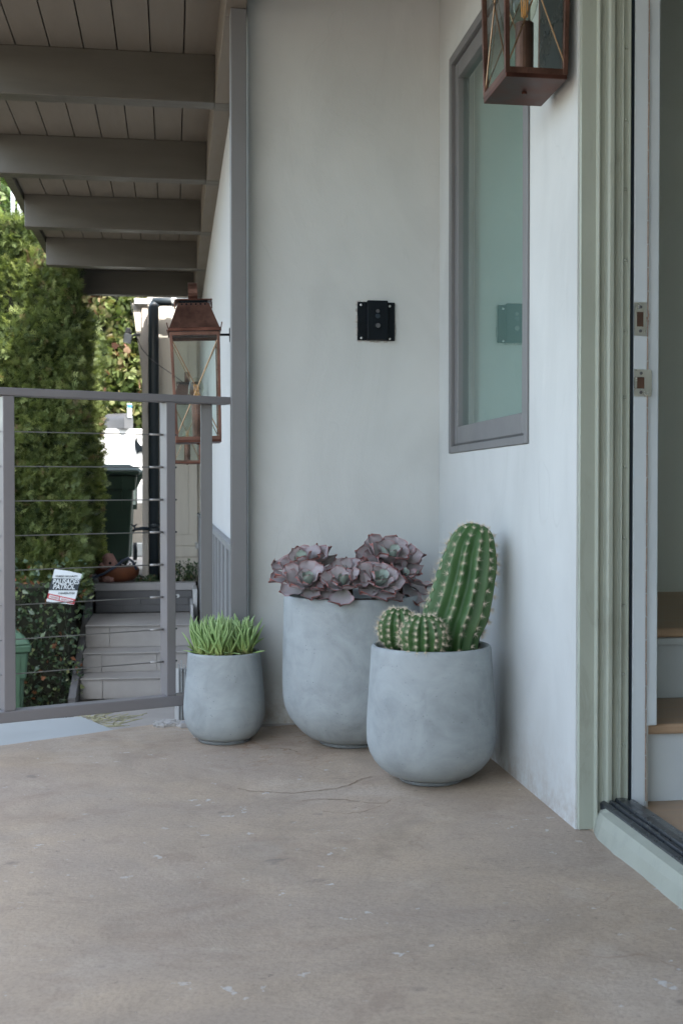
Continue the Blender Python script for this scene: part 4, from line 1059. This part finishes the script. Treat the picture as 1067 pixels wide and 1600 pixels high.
# rocks beside it
for i, (a_, r_) in enumerate(((150, .05), (158, .04), (143, .045))):
    p = ony(a_, 893, yP+.16); mb = MB(); n_ = 10
    for j in range(7):
        for k in range(n_):
            th = 2*math.pi*k/n_; ph = math.pi*j/6; v_ = Vector((math.sin(ph)*math.cos(th), math.sin(ph)*math.sin(th), math.cos(ph))); kk = r_*(1+.35*noise.noise(v_*2+Vector((i*5, 0, 0))))
            mb.v.append((v_.x*kk, v_.y*kk, v_.z*kk*.8+r_*.7))
    for j in range(6):
        for k in range(n_): q_ = j*n_+k; s_ = j*n_+(k+1) % n_; mb.f.append((q_, s_, s_+n_, q_+n_))
    o = mb.build('rock', M['pinkstone' if i else 'cap'], loc=(p.x, yP+.16, zP))
    tag(o, ['grey rock on the planter cap beside the stone figure', 'pinkish rock closest to the stone figure', 'pinkish rock at the left end of the planter cap, against the hedge'][i], 'rock')
# hose
hp = [ony(a_, b_, yP+.02) for a_, b_ in ((126, 914), (145, 903), (163, 896), (180, 886), (192, 876), (201, 872), (208, 878), (214, 890))]
o = MB().tube(hp, .011, 8).build('garden_hose', M['hose'], smooth=True); tag(o, 'dark blue garden hose draped over the terracotta bowl', 'hose')
# security lamp on the ivy side and cable
p = ony(201, 526, Y-.03)
t = empty('security_lamp', p, 'small grey floodlight angled down from the bracket against the vine', 'floodlight')
MB().hexa([(-.045, -.05, -.05), (.02, -.06, -.065), (.02, .0, -.065), (-.045, .01, -.05)], [(-.03, -.04, .03), (.03, -.04, .015), (.03, .02, .015), (-.03, .02, .03)]).build('lamp_head', M['metalpole'], t, local=True, bevel=.004)
MB().hexa([(-.028, -.042, .033), (.032, -.042, .018), (.032, .018, .018), (-.028, .018, .033)], [(-.012, -.03, .075), (.02, -.03, .07), (.02, .01, .07), (-.012, .01, .075)]).build('lamp_housing', M['mail'], t, local=True, bevel=.004)
MB().tube([(.025, 0, .0), (.06, 0, .02), (.10, 0, .02)], .010, 8).build('arm', M['mail'], t, local=True)
cp = [ony(a_, b_, Y-.20) for a_, b_ in ((205, 472), (208, 500), (213, 525), (222, 545), (235, 560), (252, 573), (270, 585), (290, 600), (306, 602), (318, 612))]
o = MB().tube(cp, .0035, 6).build('overhead_wire', M['mail'], smooth=True); tag(o, 'thin dark wire sagging across the downspout and siding', 'wire')

# ================================================================== SIGN
SP = at(101, 917, 8.10)
t = empty('yard_sign', SP, 'white and navy security patrol yard sign tilted in the hedge', 'sign', rot=(0, R(7), R(-3)))
sw_, sh_ = .188, .228
def slant(x, z, k=-.03): return (x+z*.10, z)
def spoly(pts2, y, dy, nm, mat):
    MB().prism([(x+z*.13, y, z) for x, z in pts2], (0, dy, 0)).build(nm, M[mat], t, local=True)
spoly([(-sw_/2, -sh_/2), (sw_/2, -sh_/2), (sw_/2, sh_/2-.012), (0, sh_/2-.002), (-sw_/2, sh_/2)], 0, .004, 'board', 'signwhite')
spoly([(-sw_/2, -.034), (sw_/2, -.014), (sw_/2, .068), (-sw_/2, .050)], -.0015, .001, 'navy_band', 'navy')
rz0, rz1 = -.098, -.062
spoly([(-sw_/2, rz0+.006), (sw_/2, rz0-.014), (sw_/2, rz1-.014), (-sw_/2, rz1+.006)], -.0015, .001, 'red_frame', 'red')
spoly([(-sw_/2+.010, rz0+.0115), (-.016, rz0+.004), (-.016, rz1-.010), (-sw_/2+.010, rz1-.002)], -.003, .001, 'white_box', 'signwhite')
spoly([(-.009, rz0+.003), (sw_/2-.012, rz0-.0065), (sw_/2-.012, rz1-.020), (-.009, rz1-.010)], -.003, .001, 'white_box', 'signwhite')
def text(body, x, z, size, mat, parent, y=-.0045, rot=R(5), shear=.25, align='CENTER', sx_=1.0, name='lettering', bold=.0):
    c = bpy.data.curves.new('lettering', 'FONT'); c.body = body; c.size = size; c.align_x = align; c.align_y = 'CENTER'; c.shear = shear; c.offset = bold; c.extrude = .0003
    o = bpy.data.objects.new('lettering', c); link(o)
    dg = bpy.context.evaluated_depsgraph_get(); me = bpy.data.meshes.new_from_object(o.evaluated_get(dg)); bpy.data.objects.remove(o)
    me.materials.append(M[mat]); n_ = link(bpy.data.objects.new(name, me)); n_.parent = parent
    n_.location = (x, y, z); n_.rotation_euler = (Matrix.Rotation(-rot, 3, 'Y') @ Matrix.Rotation(R(90), 3, 'X')).to_euler(); n_.scale = (sx_, 1, 1)
    return n_
text('PALISADES', .006, .036, .047, 'signwhite', t, sx_=.80, bold=.0012, rot=R(6))
text('PATROL', -.004, -.001, .046, 'signwhite', t, sx_=.86, bold=.0012, rot=R(6))
text('ARMED SECURITY', .006, .074, .0165, 'navy', t, sx_=1.15, rot=R(6), shear=.1, bold=.0003)
text('310-459-7700', .018, -.041, .018, 'navy', t, sx_=1.1, rot=R(6), shear=.2, bold=.0003)
text('ARMED', -.060, -.0785, .0165, 'red', t, rot=R(-6), shear=.1, y=-.0058, sx_=1.05)
text('RESPONSE', .028, -.0885, .0165, 'red', t, rot=R(-6), shear=.1, y=-.0058, sx_=1.05)
MB().tube([(0, .012, -.06), (.03, .16, -.30), (.03, .20, -1.1)], .005, 8).build('stake', M['core'], t, local=True)

# ================================================================== FOLIAGE
def foliage(name, mat, pts_nrm, template, size, parent=None, seed=0, spread=.8, smin=.6, smax=1.25, shade=None):
    import numpy as np
    rg = np.random.default_rng(seed)
    tv = np.array(template[0], float); tf = template[1]; n = len(pts_nrm)
    P = np.array([p for p, _ in pts_nrm], float); Nn = np.array([q for _, q in pts_nrm], float)
    D = Nn+rg.normal(0, spread, (n, 3)); D /= np.linalg.norm(D, axis=1)[:, None]
    A = rg.normal(0, 1, (n, 3)); Xx = np.cross(D, A); Xx /= np.linalg.norm(Xx, axis=1)[:, None]; Zz = np.cross(Xx, D)
    sc_ = size*rg.uniform(smin, smax, n)
    V = P[:, None, :]+sc_[:, None, None]*(tv[None, :, 0, None]*Xx[:, None, :]+tv[None, :, 1, None]*D[:, None, :]+tv[None, :, 2, None]*Zz[:, None, :])
    m_ = len(tv); V = V.reshape(-1, 3)
    loops = []; starts = []; tot = []
    fl_ = np.array([i for q in tf for i in q]); ln = [len(q) for q in tf]; per = len(fl_)
    L = (fl_[None, :]+(np.arange(n)*m_)[:, None]).ravel()
    cs = np.concatenate([[0], np.cumsum(ln)[:-1]]); ST = (cs[None, :]+(np.arange(n)*per)[:, None]).ravel()
    me = bpy.data.meshes.new(name); me.vertices.add(len(V)); me.vertices.foreach_set('co', V.ravel())
    me.loops.add(len(L)); me.loops.foreach_set('vertex_index', L.astype('int32'))
    me.polygons.add(len(ST)); me.polygons.foreach_set('loop_start', ST.astype('int32')); me.polygons.foreach_set('loop_total', np.tile(ln, n).astype('int32'))
    me.update(calc_edges=True)
    sh = np.clip(rg.normal(.45, .22, n), 0, .94) if shade is None else shade(P, rg)
    a_ = me.attributes.new('shade', 'FLOAT', 'POINT'); a_.data.foreach_set('value', np.repeat(sh, m_).astype('float32'))
    me.materials.append(mat); o = link(bpy.data.objects.new(name, me))
    if parent:
        o.parent = parent; o.matrix_parent_inverse = Matrix.LocRotScale(parent.location, parent.rotation_euler, None).inverted()
    return o
def spray():       # feathery conifer spray: a fan of narrow blades
    v = []; f = []
    def blade(p, d, L, w):
        p = Vector(p); d = Vector(d).normalized(); s_ = d.cross(Vector((0, 0, 1))).normalized()*w
        b_ = len(v); v.extend([tuple(p-s_*.4), tuple(p+d*L*.5-s_), tuple(p+d*L), tuple(p+d*L*.5+s_), ]); f.append((b_, b_+1, b_+2, b_+3))
    blade((0, 0, 0), (0, 1, 0), 1.0, .045)
    for i, y_ in enumerate((.12, .26, .42, .58, .74)):
        for s_ in (-1, 1): blade((0, y_, 0), (s_*.75, .75, .18*(1 if i % 2 else -1)), .46*(1-.45*y_), .042)
    return v, f
leaf5 = ([(0,0,0),(-.32,.35,.08),(0,1.0,-.04),(.32,.35,.08),(0,.45,-.05)], [(0,4,1),(1,4,2),(2,4,3),(3,4,0)])
lobed = ([(0,0,0),(-.42,.15,.06),(-.50,.55,-.04),(0,1.0,-.10),(.50,.55,-.04),(.42,.15,.06),(0,.45,.06)], [(0,6,1),(1,6,2),(2,6,3),(3,6,4),(4,6,5),(5,6,0)])
rnd = random.Random(21)
# cypress hedge
HX0, HX1 = -3.6, ony(150, 765, yw(8.95)).x-.125
HY0, HY1 = yw(8.95), 12.0
def htop(x): return 2.82+.12*noise.noise(Vector((x*2, 0, 0))) if x < -.98 else 2.40
hp_ = empty('cypress_hedge', (-1.6, HY0+1, -1.2), 'tall clipped dark green cypress hedge beside the garden steps', 'hedge')
MB().box(HX0+.1, HX1-.11, HY0+.13, HY1-.1, -1.2, 2.12).box(HX0+.1, -1.08, HY0+.131, HY1-.11, 2.121, 2.68).build('light_block_core', M['core'], hp_)  # solid dark boxes added to stop light passing through the hedge
pn = []
def hb(x, z): return .10*noise.noise(Vector((x*1.6, z*1.6, 4)))+.06*noise.noise(Vector((x*4.5, z*4.5, 9)))+.03*noise.noise(Vector((x*11, z*11, 2)))
for i in range(24000):
    x = rnd.uniform(HX0 if i % 3 == 0 else -1.7, HX1); z = rnd.uniform(-.15, 1)
    z = -.1+(htop(x)+.1)*rnd.random()
    gap = noise.noise(Vector((x*6, z*6, 30)))
    if gap > .42 and rnd.random() < .75: continue
    pn.append(((x, HY0+.06-hb(x, z)+rnd.uniform(-.02, .12), z), (0, -.75, .55)))
for i in range(7500):
    y = rnd.uniform(HY0, HY1); z = rnd.uniform(-.1, 2.25)
    pn.append(((HX1-.03+.7*hb(y, z)+rnd.uniform(-.08, .02), y, z), (.8, -.1, .5)))
for i in range(7000):
    x = rnd.uniform(HX0, -.97); y = rnd.uniform(HY0, HY1); pn.append(((x, y, htop(x)-.05+rnd.uniform(-.1, .07)), (0, -.25, 1)))
def hshade(P, rg):
    import numpy as np
    s_ = np.clip(rg.normal(.42, .2, len(P))+.22*np.array([noise.noise(Vector((p[0]*3, p[2]*3, 1))) for p in P]), 0, .93)
    k = rg.random(len(P)); br_ = np.array([noise.noise(Vector((p[0]*2.2, p[2]*2.2, 17))) for p in P])
    s_[(k < .015) | ((br_ > .5) & (k < .25))] = 1.0; return s_
o = foliage('foliage', M['cypress'], pn, spray(), .092, hp_, 3, .55, shade=hshade); o['kind'] = 'stuff'
# shrub below
sp_ = at(72, 1010, 8.35)
t = empty('broadleaf_shrub', (sp_.x, sp_.y, -1.29), 'dark glossy leaved shrub with orange tips under the yard sign', 'shrub')
pn = []
sxr = ony(127, 1000, yw(8.3)).x
for i in range(5200):
    z = rnd.uniform(-1.25, .26); xr2 = sxr+(.06 if z > -.15 else 0)+.03*noise.noise(Vector((z*9, 0, 0)))
    x = rnd.uniform(-2.2, xr2); y = yw(8.32)-hb(x, z)*1.2+rnd.uniform(-.03, .16)
    if z > .14 and rnd.random() < .5: continue
    pn.append(((x, y, z), (.1, -.8, .5)))
def sshade(P, rg):
    import numpy as np
    s_ = np.clip(rg.normal(.4, .22, len(P)), 0, .9); k = rg.random(len(P)); br_ = np.array([noise.noise(Vector((p[0]*4, p[2]*4, 7))) for p in P])
    s_[((br_ > .12) & (k < .13))] = .95; return s_
o = foliage('foliage', M['shrub'], pn, leaf5, .046, t, 5, .8, shade=sshade); o['kind'] = 'stuff'
MB().box(-2.2, sxr-.10, yw(8.32)+.15, HY0+.2, -1.28, .06).build('light_block_core', M['core'], t)  # solid dark box added behind the shrub leaves to stop light
# small plants at planter
for (a_, b_, lab) in ((291, 884, 'small dark leafy plant at the foot of the beige siding'), (228, 893, 'low leafy plant at the foot of the downspout')):
    p = ony(a_, 895, yP+.2); t = empty('leafy_plant', (p.x, p.y, zP-.02), lab, 'plant')
    pn = []
    for s_ in range(9):
        ang = rnd.uniform(0, 6.28); hh_ = rnd.uniform(.06, .20) if a_ > 260 else rnd.uniform(.03, .07); q_ = Vector((p.x+.10*math.cos(ang)*rnd.uniform(.3, 1.1), p.y+.05*math.sin(ang), zP-.02))
        MB().tube([q_, q_+Vector((.01, 0, hh_))], .003, 5).build('stem', M['core'], t)
        for k in range(42): pn.append((tuple(q_+Vector((rnd.gauss(0, .018), rnd.gauss(0, .02), hh_*rnd.random()))), (0, -.5, .6)))
    foliage('leaves', M['shrub'], pn, leaf5, .030, t, 8, .9)['kind'] = 'stuff'
# vine-covered bank behind the white wall
YV = yw(15.6)
t = empty('vine_hedge', (-.8, YV+.3, .6), 'sunlit yellow green vine covering the bank behind white wall', 'vine')
MB().box(-6, 2.2, YV+.16, YV+.9, .5, 4.1).build('light_block_core', M['core'], t)  # solid dark box added behind the vine leaves to stop light
pn = []
for i in range(15000):
    x = rnd.uniform(-1.9, .6) if i % 4 else rnd.uniform(-6, 2.2); z = rnd.uniform(1.0, 4.2)
    hb2 = .14*noise.noise(Vector((x*2, z*2, 14)))+.09*noise.noise(Vector((x*5, z*5, 3)))
    if z < 1.72 and rnd.random() < .45: continue
    if noise.noise(Vector((x*5, z*5, 40))) > .36 and rnd.random() < .7: continue
    pn.append(((x, YV-hb2+rnd.uniform(-.03, .14), z), (0, -.7, .6)))
def vshade(P, rg):
    import numpy as np
    b_ = np.array([noise.noise(Vector((p[0]*2.4, p[2]*2.4, 77))) for p in P]); hh_ = np.clip((P[:, 2]-2.3)/1.2, 0, 1)*.22
    return np.clip(rg.normal(.46, .17, len(P))+.35*b_+hh_, 0, 1)
foliage('foliage', M['vine'], pn, lobed, .085, t, 9, .55, shade=vshade)['kind'] = 'stuff'
# trees high at the left
def tree(px, py, zc, r, label, seed, n=5200):
    c = at(px, py, zc); t = empty('garden_tree', (c.x, c.y, .6), label, 'tree', 'trees behind the cypress hedge')
    rg = random.Random(seed); tr_ = MB().tube([(c.x, c.y, .55), (c.x+.05, c.y, c.z*.6), (c.x, c.y, c.z+r*.4)], [.11, .08, .03], 10)
    tr_.build('trunk', M['bark'], t, smooth=True)
    for k in range(7):
        a_ = k*.9+seed; e_ = Vector((c.x+math.cos(a_)*r*.8, c.y+math.sin(a_)*r*.8, c.z+rg.uniform(-.3, .6)*r))
        MB().tube([(c.x, c.y, c.z*.7), (Vector((c.x, c.y, c.z*.7))+e_)/2+Vector((0, 0, .1)), e_], [.04, .03, .012], 6).build('limb', M['bark'], t, smooth=True)
    cl = [Vector((rg.gauss(0, .5), rg.gauss(0, .5), rg.gauss(0, .42)))*r for _ in range(26)]
    pn = []
    for i in range(n):
        q_ = rg.choice(cl); d_ = Vector((rg.gauss(0, 1), rg.gauss(0, 1), rg.gauss(0, 1))).normalized()
        pn.append((tuple(c+q_+d_*r*.26*rg.uniform(.6, 1.05)), tuple(d_+Vector((0, 0, .5)))))
    foliage('crown', M['tree'], pn, leaf5, .11, t, seed, .6)
tree(4, 300, 15.0, 1.0, 'leafy green tree rising above the hedge at the upper left', 3)
tree(-150, 330, 16.5, 1.5, 'broad leafy tree left of the others behind the hedge', 7)
tree(44, 372, 17.5, .55, 'small pale green tree top beside the roof edge', 12, 2500)
for (a_, y0_, r_, lab) in ((20.5, 288, .010, 'tallest pale grey pole standing above the cypress hedge'), (30.5, 298, .006, 'thin grey pole between the tall pole and roof edge'), (36, 312, .005, 'thinnest green pole nearest the roof edge')):
    p0 = at(a_, y0_, 12.6); p1 = at(a_+2, 420, 12.6)
    o = MB().tube([(p1.x, p1.y, -.03), (p0.x, p0.y, p0.z)], r_+.012, 8).build('garden_pole', M['metalpole'], smooth=True); tag(o, lab, 'pole', 'poles above the hedge')
